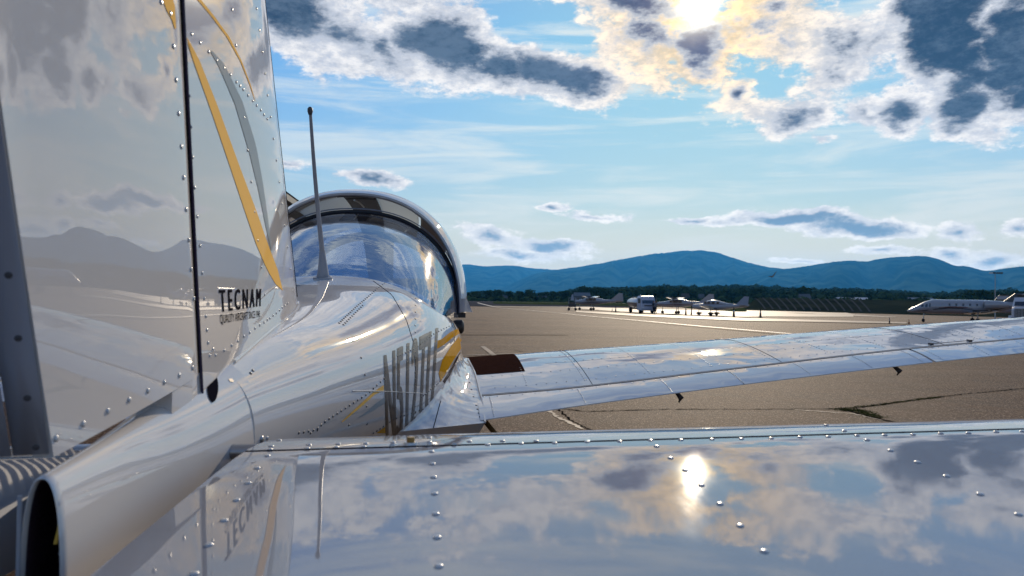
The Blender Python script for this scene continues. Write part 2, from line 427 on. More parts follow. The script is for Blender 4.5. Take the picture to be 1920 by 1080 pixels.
# long dark strip on the apron beside the fuselage (a tar seam)
M_tar = mat('tar', (.012, .011, .011), .6)
line_px('tar_seam', [(780, 628.4), (1030, 628.6), (1066, 629)], .16, .012, M_tar)
# cracks with moss, close by
M_crack = mat('crack', (.008, .007, .006), .95)
M_moss = mat('moss', (.10, .10, .025), .95, bump=[(60, .02, 3)], var=(30, .9, 3, (.10, .085, .03)))
def crack(name, pts, w, m, z, seed, jag=1.0, kind='structure'):
    rnd = random.Random(seed); W_ = [on_ground(u, v) for u, v in pts]; Q = []
    for i in range(len(W_)-1):
        n = max(4, int((W_[i+1]-W_[i]).length/.05))
        for k in range(n): Q.append(W_[i].lerp(W_[i+1], k/n)+Vector((rnd.uniform(-1, 1), rnd.uniform(-1, 1), 0))*.018*jag)
    V, Fc = [], []
    for i, p in enumerate(Q):
        d = (Q[min(i+1, len(Q)-1)]-Q[max(i-1, 0)]); d.z = 0; d.normalize(); nn = Vector((-d.y, d.x, 0))*w*rnd.uniform(.3, 1.3)/2
        for s in (-1, 1):
            a = p+nn*s; V.append((a.x, a.y, -CAMH+z))
    for i in range(len(Q)-1): Fc.append((2*i, 2*i+1, 2*i+3, 2*i+2))
    return tag(make(name, V, Fc, m, smooth=0), kind=kind)
crack('pavement_crack', [(1000, 760), (1100, 772), (1250, 768), (1400, 768), (1560, 767), (1610, 765), (1700, 752), (1800, 740), (1925, 728)], .03, M_crack, .006, 1)
crack('pavement_crack', [(1580, 768), (1640, 784), (1680, 793), (1760, 812)], .05, M_crack, .006, 2)
crack('pavement_crack', [(1048, 768), (1070, 790), (1100, 803), (1180, 840)], .03, M_crack, .006, 4)
crack('pavement_crack', [(960, 655), (1100, 690), (1300, 720)], .02, M_crack, .006, 9)
crack('pale_patch_edge', [(1490, 769), (1600, 776), (1660, 790)], .05, M_conc2, .005, 5)
crack('pale_patch_edge', [(1020, 763), (1045, 783), (1075, 796), (1095, 806)], .05, M_conc2, .005, 6)
def moss(pts, w, seed, n):
    rnd = random.Random(seed); V, Fc = [], []
    W_ = [on_ground(u, v) for u, v in pts]
    for _ in range(n):
        i = rnd.randrange(len(W_)-1); p = W_[i].lerp(W_[i+1], rnd.random())+Vector((rnd.gauss(0, 1)*w, rnd.gauss(0, 1)*w, 0))
        h = rnd.uniform(.003, .012); a = rnd.uniform(0, 6.3); s = rnd.uniform(.006, .02); k = len(V)
        V += [(p.x-s*math.cos(a), p.y-s*math.sin(a), -CAMH+.004), (p.x+s*math.cos(a), p.y+s*math.sin(a), -CAMH+.004), (p.x+rnd.uniform(-1, 1)*.012, p.y+rnd.uniform(-1, 1)*.012, -CAMH+h)]
        Fc.append((k, k+1, k+2))
    return tag(make('moss', V, Fc, M_moss, smooth=0), 'green moss growing along the crack in the asphalt', 'moss', kind='stuff')
moss([(1572, 768), (1610, 770), (1645, 783)], .06, 3, 1500)
moss([(1580, 767), (1650, 759), (1720, 750), (1760, 745)], .03, 8, 900)

# mountains
def hill_mat(name, c1, c2, sc):
    m = mat(name, c1, .95, var=(sc, 1, 8, c2)); return m
M_hill = hill_mat('forested_mountain', (.008, .022, .018), (.055, .085, .055), .004)
def ridge(name, dist, prof, depth, seed, m, base=-1.4):
    "prof: (u, v) points of the skyline; the ridge runs at the given distance"
    rnd = random.Random(seed); pts = []
    for (u, v) in prof:
        d = ray(u, v); a = math.atan2(d.x, d.y); pts.append((a, d.z/math.hypot(d.x, d.y)*dist))
    pts.sort(); n = 420; rows = 30; V, Fc = [], []
    for i in range(n+1):
        a = pts[0][0]+(pts[-1][0]-pts[0][0])*i/n; h = interp(a, pts)[0]
        h *= 1+.018*noise.noise(Vector((a*60, seed, 0)))+.010*noise.noise(Vector((a*240, seed, 3)))
        for j in range(rows+1):
            t = j/rows; rr = dist-depth*t
            sp = noise.fractal(Vector((a*22+t*.9+seed, t*.5, 0)), 1.0, 2.0, 3)*.42 + noise.fractal(Vector((a*80-t*1.5+seed, t*.8, 2)), 1.0, 2.0, 2)*.10
            fall = (1-t)**1.25
            z = base+(h-base)*fall*(1+sp*min(1, t*3.2)*1.0)
            z = min(z, h*rr/dist*(1-.02*min(t*4, 1))) if h > 0 else z
            V.append((rr*math.sin(a), rr*math.cos(a), max(z, base)))
    for i in range(n):
        for j in range(rows):
            k = i*(rows+1)+j; Fc.append((k, k+rows+1, k+rows+2, k+1))
    return tag(make(name, V, Fc, m, smooth=80), kind='structure')
ridge('mountain', 10500, [(-2600, 470), (-1500, 500), (-700, 480), (0, 505), (500, 492), (800, 500), (878, 496), (905, 499), (960, 498), (1000, 503), (1060, 506), (1150, 509), (1300, 520)], 3000, 1, M_hill)
ridge('mountain', 8200, [(880, 553), (940, 540), (1000, 514), (1050, 505), (1100, 498), (1150, 489), (1200, 480), (1250, 473.5), (1305, 469), (1340, 473), (1370, 482), (1400, 491), (1430, 499), (1460, 503), (1520, 508), (1700, 540)], 3000, 2, M_hill)
ridge('mountain', 6800, [(1290, 556), (1350, 536), (1400, 519), (1430, 510), (1455, 506), (1500, 501), (1550, 493), (1590, 488.5), (1625, 490), (1645, 486), (1680, 482), (1735, 480), (1760, 487), (1790, 497), (1810, 499), (1845, 507), (1880, 504), (1920, 499), (2040, 488), (2200, 484), (2400, 505), (2650, 495), (3100, 480), (4500, 440), (7000, 420)], 2600, 3, M_hill)

# low wooded rise in front of the mountains
M_rise = mat('wooded_rise', (.012, .022, .010), .95, var=(.012, 1, 6, (.028, .040, .018)))
def rise(name, y0, y1, prof, seed):
    pts = []
    for (u, v) in prof:
        d = ray(u, v); pts.append((math.atan2(d.x, d.y), d.z/math.hypot(d.x, d.y)*y1))
    pts.sort(); V, Fc = [], []; n = 150; rows = 12
    for i in range(n+1):
        a = pts[0][0]+(pts[-1][0]-pts[0][0])*i/n; h = interp(a, pts)[0]
        for j in range(rows+1):
            t = j/rows; rr = y1-(y1-y0)*t
            V.append((rr*math.sin(a), rr*math.cos(a), -1.7+(h+1.7)*(1-t)**.8*(1+.2*noise.noise(Vector((a*30, t*3, seed))))))
    for i in range(n):
        for j in range(rows):
            k = i*(rows+1)+j; Fc.append((k, k+rows+1, k+rows+2, k+1))
    tag(make(name, V, Fc, M_rise, smooth=80), kind='structure')
    return lambda a, t: -1.7+(interp(a, pts)[0]+1.7)*(1-t)**.8
rise('wooded_hill', 420, 1500, [(300, 556), (860, 557), (1040, 556), (1150, 546), (1300, 543), (1450, 543), (1560, 547), (1700, 553), (1900, 560), (2600, 560)], 5)

# trees ------------------------------------------------------------
M_leaf = mat('foliage', (.022, .040, .013), .85, bump=[(.8, .5, 3)], var=(.35, 1, 5, (.060, .085, .030)))
M_bark = mat('bark', (.05, .038, .028), .9)
def crown_mesh(seed, n=420, sz=(.05, .13)):
    "leaf-clump faces spread through an uneven crown, unit size"
    rnd = random.Random(seed); V, Fc = [], []
    lobes = [(rnd.uniform(-.38, .38), rnd.uniform(-.38, .38), rnd.uniform(-.25, .45), rnd.uniform(.28, .5)) for _ in range(8)]
    for _ in range(n):
        L = rnd.choice(lobes); d = Vector((rnd.gauss(0, 1), rnd.gauss(0, 1), rnd.gauss(0, 1))).normalized()
        p = Vector(L[:3])+d*L[3]*rnd.uniform(.7, 1.08); s = rnd.uniform(*sz)
        a = d.orthogonal().normalized(); b = d.cross(a); t = rnd.uniform(0, 6.3)
        a, b = a*math.cos(t)+b*math.sin(t), b*math.cos(t)-a*math.sin(t); k = len(V)
        tilt = d*rnd.uniform(-.6, .6)*s
        V += [p-a*s-tilt, p+b*s*.8, p+a*s+tilt, p-b*s*.8]; Fc.append((k, k+1, k+2, k+3))
    return V, Fc
crowns = []
for s in range(5):
    V, Fc = crown_mesh(20+s, 420, (.07, .16)); me = bpy.data.meshes.new('crown'); me.from_pydata(V, [], Fc); me.materials.append(M_leaf); crowns.append(me)
V, Fc = tube([(0, 0, 0), (.02, 0, .3), (0, .02, .75)], [.06, .045, .02], 7)
tm = bpy.data.meshes.new('trunk'); tm.from_pydata(V, [], Fc); tm.materials.append(M_bark)
def tree(u, top, dist, label, wide=1.0, k=0):
    d = ray(u, top); L = dist/math.hypot(d.x, d.y); p = d*L; g0 = gz(p.x, p.y)-.3; H = p.z-g0
    t = thing('tree', label, 'tree', (p.x, p.y, g0+CAMH), 'trees standing in front of the far wood')
    c = link('crown', crowns[k % 5], None, t, (0, 0, H*.56)); c.scale = (H*.62*wide, H*.62*wide, H*.5); c.rotation_euler.z = k*1.3
    r = link('trunk', tm, None, t, (0, 0, 0)); r.scale = (H*.5, H*.5, H)
    return t
ldesc = ['behind the taxiway at the far left of the wood', 'beyond the taxiway right of the canopy hoop', 'in front of the low pale house', 'left of the grey hangar roof']
TR = [(893, 549, 'first tree of the wood right of the cockpit hoop'), (915, 546.5, 'round dark tree just right of the cockpit hoop'), (936, 546, 'taller rounded tree near the left end of the wood'), (955, 547, 'broad tree left of the low pale house'),
      (975, 549, 'small dark tree above the taxiway grass'), (994, 545.5, 'pointed tree rising from the left part of the wood'), (1018, 550, 'low spreading tree in front of the pale roof'), (1040, 549, 'bushy tree left of the big dark tree'),
      (1058, 546, 'big dark round tree left of the grey hangar'), (1078, 548, 'small tree beside the grey hangar roof'), (1096, 543, 'tall dark tree behind the parked twin-tailed stack of equipment'), (1112, 546, 'tree over the grey hangar roof'),
      (1135, 547, 'spreading tree right of the grey hangar'), (1232, 545, 'tall tree over the two standing people'), (1420, 548, 'dark tree right of the parked plane tail'), (1509, 544, 'narrow tall tree on the wooded rise above the striped bank'),
      (1812, 549, 'round tree behind the business jet cabin'), (1845, 546, 'tall round tree behind the business jet tail'), (1861, 548, 'dark tree left of the lighting mast'), (1905, 548, 'wide dark tree right of the lighting mast')]
for i, (u, v, lb) in enumerate(TR): tree(u, v-(8 if 1080 < u < 1520 else 4), 430+random.uniform(-25, 25), lb, random.uniform(.95, 1.35), i)
# the wood itself: one mass of clumps
def wood():
    rnd = random.Random(5); V, Fc = [], []
    protos = [crown_mesh(60+i, 110, (.14, .28)) for i in range(6)]
    prof = [(-400, 548), (300, 548), (860, 547), (950, 548), (1040, 550), (1085, 540), (1130, 539), (1200, 537), (1240, 535), (1300, 536), (1400, 535.5), (1450, 537), (1500, 541), (1600, 542), (1700, 547), (1760, 550), (1810, 545), (1860, 545), (1930, 546), (2400, 548), (3200, 546)]
    for i in range(2900):
        if i < 2400: u = rnd.uniform(850, 1930)
        else: u = rnd.uniform(-400, 3200)
        lay = rnd.random(); dist = 460+lay*900
        top = interp(u, prof)[0] + rnd.gauss(-.8, 1.6) + (1-lay)*8
        if 1900 <= i < 2400: dist = 385+rnd.random()*20; top = 560.5+rnd.gauss(0, 1.2)+(u-1200)*.004
        d = ray(u, top); L = dist/math.hypot(d.x, d.y); p = d*L
        hh = rnd.uniform(6, 13)*(1 if lay < .5 else 1.4); w = hh*rnd.uniform(.55, .95)
        pv, pf = protos[rnd.randrange(6)]; n = len(V); a = rnd.uniform(0, 6.3); ca, sa = math.cos(a), math.sin(a)
        for q in pv: V.append((p.x+(q.x*ca-q.y*sa)*w, p.y+(q.x*sa+q.y*ca)*w, p.z+(q.z-.8)*hh*.6))
        Fc += [tuple(n+k for k in f) for f in pf]
    return tag(make('wood', V, Fc, M_leaf, smooth=0), 'dark belt of mixed woodland beyond the airfield', 'wood', kind='stuff')
wood()
# dark bank with pale diagonal strips (right of the parked planes)
M_bank = mat('dark_bank', (.012, .018, .014), .95, var=(.05, 1, 6, (.03, .035, .022)))
def bank():
    V, Fc = [], []; n = 60; rows = 6; y0, y1, H = 205, 245, 2.3
    a0 = math.atan2(ray(1395, 570).x, ray(1395, 570).y); a1 = math.atan2(ray(2500, 570).x, ray(2500, 570).y)
    for i in range(n+1):
        a = a0+(a1-a0)*i/n; k = sstep(0, .03, i/n)
        for j in range(rows+1):
            t = j/rows; rr = y0+(y1-y0)*t; x, y = rr*math.sin(a), rr*math.cos(a)
            V.append((x, y, gz(x, y)+.02+(H+.9*(1 if 1 else 0))*k*t**.8))
    for i in range(n):
        for j in range(rows):
            q = i*(rows+1)+j; Fc.append((q, q+1, q+rows+2, q+rows+1))
    tag(make('bank', V, Fc, M_bank, smooth=80), kind='structure')
    M_st = mat('pale_strip', (.055, .058, .06), .8)
    for s in range(14):
        V, Fc = [], []; m_ = 8
        for j in range(m_+1):
            t = .06+.86*j/m_; f = (s+.6)/15*.26+.012 + (1-t)*.028
            a = a0+(a1-a0)*f; rr = y0+(y1-y0)*t
            k = sstep(0, .03, f)
            for w in (-.5, .5):
                aa = a+w*.0028*.8; x, y = rr*math.sin(aa), rr*math.cos(aa); V.append((x, y, gz(x, y)+.10+3.5*k*t**.8))
        for j in range(m_): Fc.append((2*j, 2*j+1, 2*j+3, 2*j+2))
        tag(make('path', V, Fc, M_st), kind='structure')
bank()

# buildings ---------------------------------------------------------
def gable(name, u, vtop, dist, wpx, hm, label, cat, wallc, roofc, win=4, rz=0, roof_h=.35):
    dist = min(dist, 425); d = ray(u, vtop); L = dist/math.hypot(d.x, d.y); p = d*L; w = wpx/FPX*dist; g0 = gz(p.x, p.y)-.1; hm = p.z-g0
    t = thing(name, label, cat, (p.x, p.y, g0+CAMH), None, rz)
    mw = mat('wall_'+name, wallc, .8, var=(.4, .4, 4, tuple(c*.8 for c in wallc))); mr = mat('roof_'+name, roofc, .7, var=(.6, .4, 4, tuple(c*.8 for c in roofc)))
    def rel(nm, V, Fc, m, par=t):
        me = bpy.data.meshes.new(nm); me.from_pydata(V, [], Fc); return link(nm, me, m, par)
    V, Fc = [], []; dp = w*.5; hw = hm*(1-roof_h)
    box(V, Fc, (0, 0, hw/2), (w, dp, hw)); wl = rel('wall', V, Fc, mw)
    e = .4
    V = [(-w/2-e, -dp/2-e, hw+.01), (w/2+e, -dp/2-e, hw+.01), (w/2+e, dp/2+e, hw+.01), (-w/2-e, dp/2+e, hw+.01), (-w/2-e, 0, hm), (w/2+e, 0, hm)]
    rel('roof', V, [(0, 1, 5, 4), (2, 3, 4, 5), (0, 4, 3), (1, 2, 5), (0, 3, 2, 1)], mr)
    for i in range(win):
        V, Fc = [], []; box(V, Fc, ((i+.5)/win*w-w/2, -dp/2-.02, hw*.55), (w/win*.45, .12, hw*.45)); rel('window', V, Fc, M_win)
    return t
gable('hangar', 1091, 548.5, 380, 28, 5.0, 'low grey metal hangar in front of the wood, behind the parked aircraft', 'hangar', (.12, .13, .15), (.16, .17, .19), 3)
gable('house', 951, 553.5, 600, 14, 6, 'pale house half hidden in the trees right of the cockpit hoop', 'house', (.2, .19, .18), (.10, .10, .10), 2)
gable('house', 1017, 553, 620, 14, 6, 'small house with grey roof among trees left of the equipment stack', 'house', (.16, .15, .15), (.15, .15, .16), 2)
gable('house', 1285, 550, 800, 12, 8, 'beige house on the wooded rise above the high-wing aeroplane', 'house', (.14, .12, .11), (.10, .08, .07), 2)
gable('house', 1315, 551, 700, 8, 5, 'tiny white house on the rise above the low-wing aeroplane canopy', 'house', (.2, .2, .22), (.12, .12, .13), 1)
gable('house', 1508, 551, 700, 18, 8, 'pale house on the rise left of the long white building', 'house', (.16, .15, .15), (.12, .12, .13), 2)
gable('warehouse', 1597, 557.5, 560, 52, 6, 'long white warehouse on the rise above the striped bank', 'warehouse', (.6, .58, .56), (.5, .5, .52), 6, roof_h=.3)
gable('warehouse', 1725, 558, 560, 40, 4.5, 'long low grey warehouse directly above the business jet cockpit', 'warehouse', (.42, .42, .44), (.3, .3, .32), 5, roof_h=.3)

# big corrugated hangar on the left of the aircraft
M_corr = mat('beige_corrugated_metal', (.44, .38, .32), .5, var=(.5, .4, 4, (.36, .31, .26)))
M_trim = mat('dark_trim', (.06, .06, .065), .5)
def big_hangar():
    x0, y0, y1, H = -9.0, 6.0, 62.0, 7.3
    t = thing('hangar', 'tall beige corrugated hangar seen between the fin and the cockpit hoop', 'hangar', (x0-6, 34, 0))
    prof = []; pitch = .42; n = int((y1-y0)/pitch)
    for i in range(n):
        a = y0+i*pitch
        prof += [(x0, a), (x0, a+pitch*.35), (x0+.10, a+pitch*.5), (x0+.10, a+pitch*.85)]
    V, Fc = [], []
    for (x, y) in prof: V += [(x, y, -CAMH), (x, y, H-CAMH)]
    for i in range(len(prof)-1): Fc.append((2*i, 2*i+1, 2*i+3, 2*i+2))
    make('corrugated_wall', V, Fc, M_corr, t, smooth=0)
    V, Fc = [], []; box(V, Fc, (x0-7, (y0+y1)/2, H/2-CAMH), (13.7, y1-y0, H-.1)); make('wall', V, Fc, M_corr, t, smooth=0)
    z = H-CAMH
    V = [(x0+.5, y0-.4, z), (x0+.5, y1+.4, z), (x0-7, y1+.4, z+1.5), (x0-7, y0-.4, z+1.5), (x0-14.4, y0-.4, z), (x0-14.4, y1+.4, z)]
    make('roof', V, [(0, 1, 2, 3), (3, 2, 5, 4), (0, 3, 4), (1, 5, 2)], mat('hangar_roof', (.3, .3, .31), .5), t, smooth=0)
    V, Fc = [], []; box(V, Fc, (x0+.30, (y0+y1)/2, z-.25), (.3, y1-y0+.8, .35)); make('gutter', V, Fc, M_trim, t, smooth=0)
    for k in range(3):
        V, Fc = [], []; box(V, Fc, (x0+.16, 14+k*15, -CAMH+2.0), (.12, 8, 4)); make('door', V, Fc, M_trim, t, smooth=0)
big_hangar()

# lighting mast
def mast():
    b = on_ground(1866, 590); d = ray(1866, 512); L = 170/math.hypot(d.x, d.y); p = d*L; g0 = gz(p.x, p.y)
    t = thing('lighting_mast', 'tall slim floodlight mast behind the business jet tail', 'floodlight mast', (p.x, p.y, g0+CAMH))
    V, Fc = tube([(p.x, p.y, g0), (p.x, p.y, p.z)], [.11, .05], 8); make('pole', V, Fc, M_ant, t)
    V, Fc = [], []; box(V, Fc, (p.x, p.y, p.z), (2.4, .12, .12)); make('crossarm', V, Fc, M_trim, t, smooth=0)
    for k in (-1.0, -.35, .5, 1.1):
        V, Fc = [], []; box(V, Fc, (p.x+k, p.y-.15, p.z+.02), (.5, .3, .3)); make('floodlight', V, Fc, mat('lamp_housing', (.5, .5, .5), .3) if k == -1.0 else M_trim, t, smooth=0)
mast()
# bird
def bird():
    d = ray(1447, 518); p = d*60; V = [(p.x-.32, p.y, p.z-.02), (p.x-.05, p.y+.1, p.z+.0), (p.x+.02, p.y, p.z-.06), (p.x+.1, p.y+.1, p.z+.0), (p.x+.42, p.y, p.z+.40), (p.x+.02, p.y+.25, p.z-.02), (p.x+.02, p.y-.15, p.z-.10)]
    o = make('bird', [tuple(v) for v in V], [(0, 1, 6), (1, 3, 6), (3, 4, 6), (1, 5, 3), (0, 6, 1)], M_dark, smooth=0, solid=.03)
    tag(o, 'small dark bird gliding in front of the right-hand mountain', 'bird')
bird()

# ================================================================== OUR AIRCRAFT
CX = -.384
AC = thing('light_aircraft', 'large white low-wing aeroplane in the foreground, seen from behind its tail', 'aeroplane', (CX, 2.6, 0))

# ---- fuselage
FS = [(1.30, .088, -.118, -.235, -.37, 2.05), (1.45, .118, -.098, -.235, -.39, 2.05), (1.70, .175, -.066, -.235, -.42, 2.1), (2.0, .250, -.033, -.235, -.46, 2.15),
      (2.3, .325, .008, -.24, -.51, 2.2), (2.6, .398, .055, -.245, -.56, 2.3), (2.8, .440, .080, -.25, -.59, 2.35), (3.1, .485, .075, -.25, -.60, 2.5),
      (3.4, .512, .02, -.25, -.60, 2.7), (3.7, .525, -.03, -.25, -.60, 3.0), (4.3, .53, -.03, -.25, -.60, 3.0), (4.9, .49, -.02, -.25, -.60, 2.8), (5.5, .40, -.06, -.25, -.52, 2.4), (6.0, .25, -.13, -.27, -.42, 2.2)]
def fus_ring(y, n=72, grow=0):
    hw, zt, zw, zb, ex = interp(y, FS); hw += grow; zt += grow; r = []
    for k in range(n):
        a = 2*math.pi*k/n; c, s = math.cos(a), math.sin(a)
        x = hw*math.copysign(abs(c)**(2/ex), c); h = (zt-zw) if s >= 0 else (zw-zb+grow)
        r.append((CX+x, y, zw+h*math.copysign(abs(s)**(2/ex), s)))
    return r
ys = list(np.linspace(1.30, 6.0, 95))
Vf, Ff = loft([fus_ring(y) for y in ys]); FB = bvh_of(Vf, Ff)
fus = make('fuselage', Vf, Ff, M_white, AC, smooth=50)

# ---- tail fairing
TF = [(.79, .021, -.182, -.30, -.44, 2.4), (.95, .034, -.168, -.29, -.43, 2.3), (1.10, .056, -.150, -.27, -.42, 2.2), (1.25, .080, -.126, -.25, -.40, 2.1), (1.335, .0925, -.108, -.238, -.385, 2.05)]
def tf_ring(y, n=56, inset=0):
    hw, zt, zw, zb, ex = interp(y, TF); hw -= inset; zt -= inset; r = []
    for k in range(n):
        a = 2*math.pi*k/n; c, s = math.cos(a), math.sin(a)
        x = hw*math.copysign(abs(c)**(2/ex), c); h = (zt-zw) if s >= 0 else (zw-zb-inset)
        r.append((CX+x, y, zw+h*math.copysign(abs(s)**(2/ex), s)))
    return r
rings = [tf_ring(.797, inset=.004), tf_ring(.792, inset=.004), tf_ring(.788, inset=.002), tf_ring(.79)] + [tf_ring(y) for y in np.linspace(.80, 1.335, 34)] + [tf_ring(1.337, inset=.003)]
Vt, Ft = loft(rings, cap0=False, cap1=False); TB = bvh_of(*loft([tf_ring(y) for y in np.linspace(.80, 1.335, 34)], cap0=False, cap1=False))
tfo = make('tail_fairing', Vt, Ft, M_white, AC, smooth=50)
Vd, Fd = loft([tf_ring(y, inset=.0041) for y in np.linspace(.796, 1.19, 16)], cap0=False, cap1=True)
M_inner = mat('fairing_inside', (.035, .018, .03), .55, bump=[(300, .002, 2)])
make('fairing_inner_wall', Vd, Fd, M_inner, tfo)
# a yellow wire and a rubber bead inside the opening
Vd, Fd = tube([(CX+.0135, .80, -.225), (CX+.012, .80, -.238), (CX+.009, .80, -.252)], .0022, 8); make('wire', Vd, Fd, mat('yellow_wire', (.7, .42, .06), .4), tfo)
Vd, Fd = tube([(CX+.0145, .80, -.257), (CX+.013, .80, -.263)], .0016, 8); make('clip', Vd, Fd, M_steel, tfo)
Vd, Fd = tube([(CX-.0195, .787, -.20), (CX-.0195, .787, -.30), (CX-.0185, .787, -.43)], .0022, 8); make('edge_seal', Vd, Fd, M_ant, tfo)

# ---- fin and rudder
def hinge(z): return 1.19-.214*(z+.153)
def fin_le(z): return 2.13-.72*(z+.012) if z > -.012 else 2.13+.4*(-.012-z)
def fin_half(y, z):
    h0, l0 = hinge(z)+.006, fin_le(z); f = min(max((y-h0)/(l0-h0), 0), 1)
    return (.034+.020*f*(1-f))*math.sqrt(max(1-f**5, 0))
def rud_half(y, z):
    h0 = hinge(z); r = min(max((h0-y)/.42, 0), 1)
    return .034-.026*(.25*r+.75*r*r)
def fin_bot(y): return interp(y, [(1.1, -.150), (1.3, -.150), (1.5, -.118), (1.8, -.075), (2.13, -.03), (2.4, -.03)])[0]
rings = []
for z0 in [None]+list(np.linspace(.02, .92, 24)):
    ring = []
    for side in (1, -1):
        fs = [0, .004]+list(np.linspace(.03, .9, 22))+[.93, .955, .975, .99, 1.0]
        if side == -1: fs = fs[::-1][1:]
        for f in fs:
            z = z0 if z0 is not None else -.15
            if z0 is None:
                y = hinge(-.15)+.006+f*(2.17-hinge(-.15)); z = fin_bot(y)-.03; hh = fin_half(y, z)
            else:
                y = hinge(z)+.006+f*(fin_le(z)-hinge(z)-.006); hh = fin_half(y, z)
            ring.append((CX+side*hh, y, z))
    rings.append(ring)
Vn, Fn = loft(rings); FNB = bvh_of(Vn, Fn)
fin = make('fin', Vn, Fn, M_white, AC, smooth=40)
# fillet between fin root and fuselage: a small soft bead
pts = []
for y in np.linspace(1.36, 2.12, 30):
    ex = interp(y, FS); hw, zt, zw = ex[0], ex[1], ex[2]; n_ = ex[4]
    xx = .036*math.sqrt(max(1-((y-1.2)/(2.14-1.2))**5, .02)); z = zw+(zt-zw)*(1-(xx/hw)**n_)**(1/n_)
    pts.append((CX+xx+.001, y, z+.002))
Vd, Fd = tube(pts, .0035, 8); make('root_fillet', Vd, Fd, M_white, fin)
# leading-edge strip of the fin
pts = [(CX, fin_le(z)+.001, z) for z in np.linspace(.0, .92, 20)]
Vd, Fd = tube(pts, .006, 8); make('leading_edge_strip', Vd, Fd, M_white, fin)
pts = [(CX+fin_half(fin_le(z)-.03, z)+.0006, fin_le(z)-.03, z) for z in np.linspace(.0, .92, 26)]
Vd, Fd = tube(pts, .0012, 6); make('skin_seam', Vd, Fd, M_gap, fin)
def rud_bot(y): return interp(y, [(.6, -.185), (.79, -.163), (1.19, -.120)])[0]
def rud_te(z): return .79-.306*(z+.162)
rings = []
for k in range(30):
    t = k/29; ring = []
    for side in (1, -1):
        rr = [0, .004, .012]+list(np.linspace(.04, 1, 22))
        if side == -1: rr = rr[::-1]
        for f in rr:
            zt = .95; y = 0; z = 0
            yb = 1.19-.002; ybt = .79
            yy = yb+(ybt-yb)*f; zb = rud_bot(yy); z = zb+(zt-zb)*t
            y = hinge(z)-.008+(rud_te(z)-hinge(z)+.008)*f
            hh = rud_half(y, z)*(1 if f > .012 else (.72 if f == 0 else .93 if f < .005 else .985))
            ring.append((CX+side*hh, y, z))
    rings.append(ring)
Vr, Fr = loft(rings); RB = bvh_of(Vr, Fr)
rud = make('rudder', Vr, Fr, M_white, AC, smooth=40)
# hinge shroud: dark strip deep in the gap
Vd, Fd = loft([[(CX+.0335, hinge(z)+.0062, z), (CX+.0335, hinge(z)+.001, z), (CX-.03, hinge(z)+.001, z), (CX-.03, hinge(z)+.0062, z)] for z in np.linspace(-.150, .92, 8)])
make('hinge_seal', Vd, Fd, M_dark, fin, smooth=0)
Vd, Fd = tube([(CX+.0335, hinge(z)+.0012, z) for z in np.linspace(-.150, .92, 8)], .0022, 8); make('hinge_pin', Vd, Fd, mat('violet_sealant', (.03, .02, .05), .3), fin)
# rudder foot that goes down in the fairing
V, Fc = loft([[(CX+.031, 1.15, z), (CX+.031, 1.185, z), (CX-.031, 1.185, z), (CX-.031, 1.15, z), (CX-.026, 1.08, z), (CX+.026, 1.08, z)] for z in (-.175, -.118)])
make('rudder_foot', V, Fc, M_white, rud, smooth=0)
# bent trim tab on the rudder's trailing edge
def tabpt(s, z): return (CX+.007-s*.96, rud_te(z)-.002-s*.28, z)
V, Fc = [], []
zs = np.linspace(-.158, .95, 12)
def sheet(cols, rows, fn):
    V = [fn(c, r) for r in rows for c in cols]; n = len(cols)
    return V, [(j*n+i, j*n+i+1, (j+1)*n+i+1, (j+1)*n+i) for j in range(len(rows)-1) for i in range(n-1)]
M_tab = mat('grey_tab', (.27, .28, .32), .35, coat=.6, coat_r=.1)
Vs, Fs_ = sheet([0, .03], zs, tabpt); TAB = bvh_of(*sheet([0, .25], zs, tabpt))
tab = make('trim_tab', Vs, Fs_, M_tab, AC, solid=.002)
Vs, Fs_ = sheet([.030, .25], zs, lambda s, z: (tabpt(s, z)[0], tabpt(s, z)[1]-.003, z)); make('tab_panel', Vs, Fs_, M_tab, tab, solid=.002)

# ---- rivets
def dome(r, h, seg=12):
    V, Fc = [], []
    for k, (rr, zz) in enumerate([(1.0, 0), (.94, .42), (.70, .80), (.36, .97)]):
        for j in range(seg):
            a = 2*math.pi*j/seg; V.append((rr*r*math.cos(a), rr*r*math.sin(a), zz*h))
    for k in range(3):
        for j in range(seg): Fc.append((k*seg+j, k*seg+(j+1) % seg, (k+1)*seg+(j+1) % seg, (k+1)*seg+j))
    Fc.append(tuple(3*seg+j for j in range(seg)))
    return V, Fc
def dome_mesh(name, r, h, m):
    V, Fc = dome(r, h); me = bpy.data.meshes.new(name); me.from_pydata(V, [], Fc); me.materials.append(m)
    me.polygons.foreach_set('use_smooth', [True]*len(me.polygons)); return me
RV = dome_mesh('rivet', .0045, .0017, M_rivet); RVS = dome_mesh('rivet', .0037, .0016, M_rivet); RVT = dome_mesh('rivet', .0029, .0014, M_rivet)
def rivets(bvh, parent, me, pts):
    off = origin(parent)-EYE
    for (u, v) in pts:
        p, n = hit(bvh, u, v)
        if p is None: continue
        o = link('rivet', me, None, parent, p-off+n*.0003)
        o.rotation_mode = 'QUATERNION'; o.rotation_quaternion = n.to_track_quat('Z', 'Y')
def dense(pts, n):
    "n points spread evenly along a picture polyline"
    L = [0]
    for i in range(1, len(pts)): L.append(L[-1]+math.dist(pts[i], pts[i-1]))
    out = []
    for k in range(n):
        s = L[-1]*k/(n-1); i = max(j for j in range(len(L)-1) if L[j] <= s+1e-9)
        f = (s-L[i])/(L[i+1]-L[i]); out.append((pts[i][0]+(pts[i+1][0]-pts[i][0])*f, pts[i][1]+(pts[i+1][1]-pts[i][1])*f))
    return out
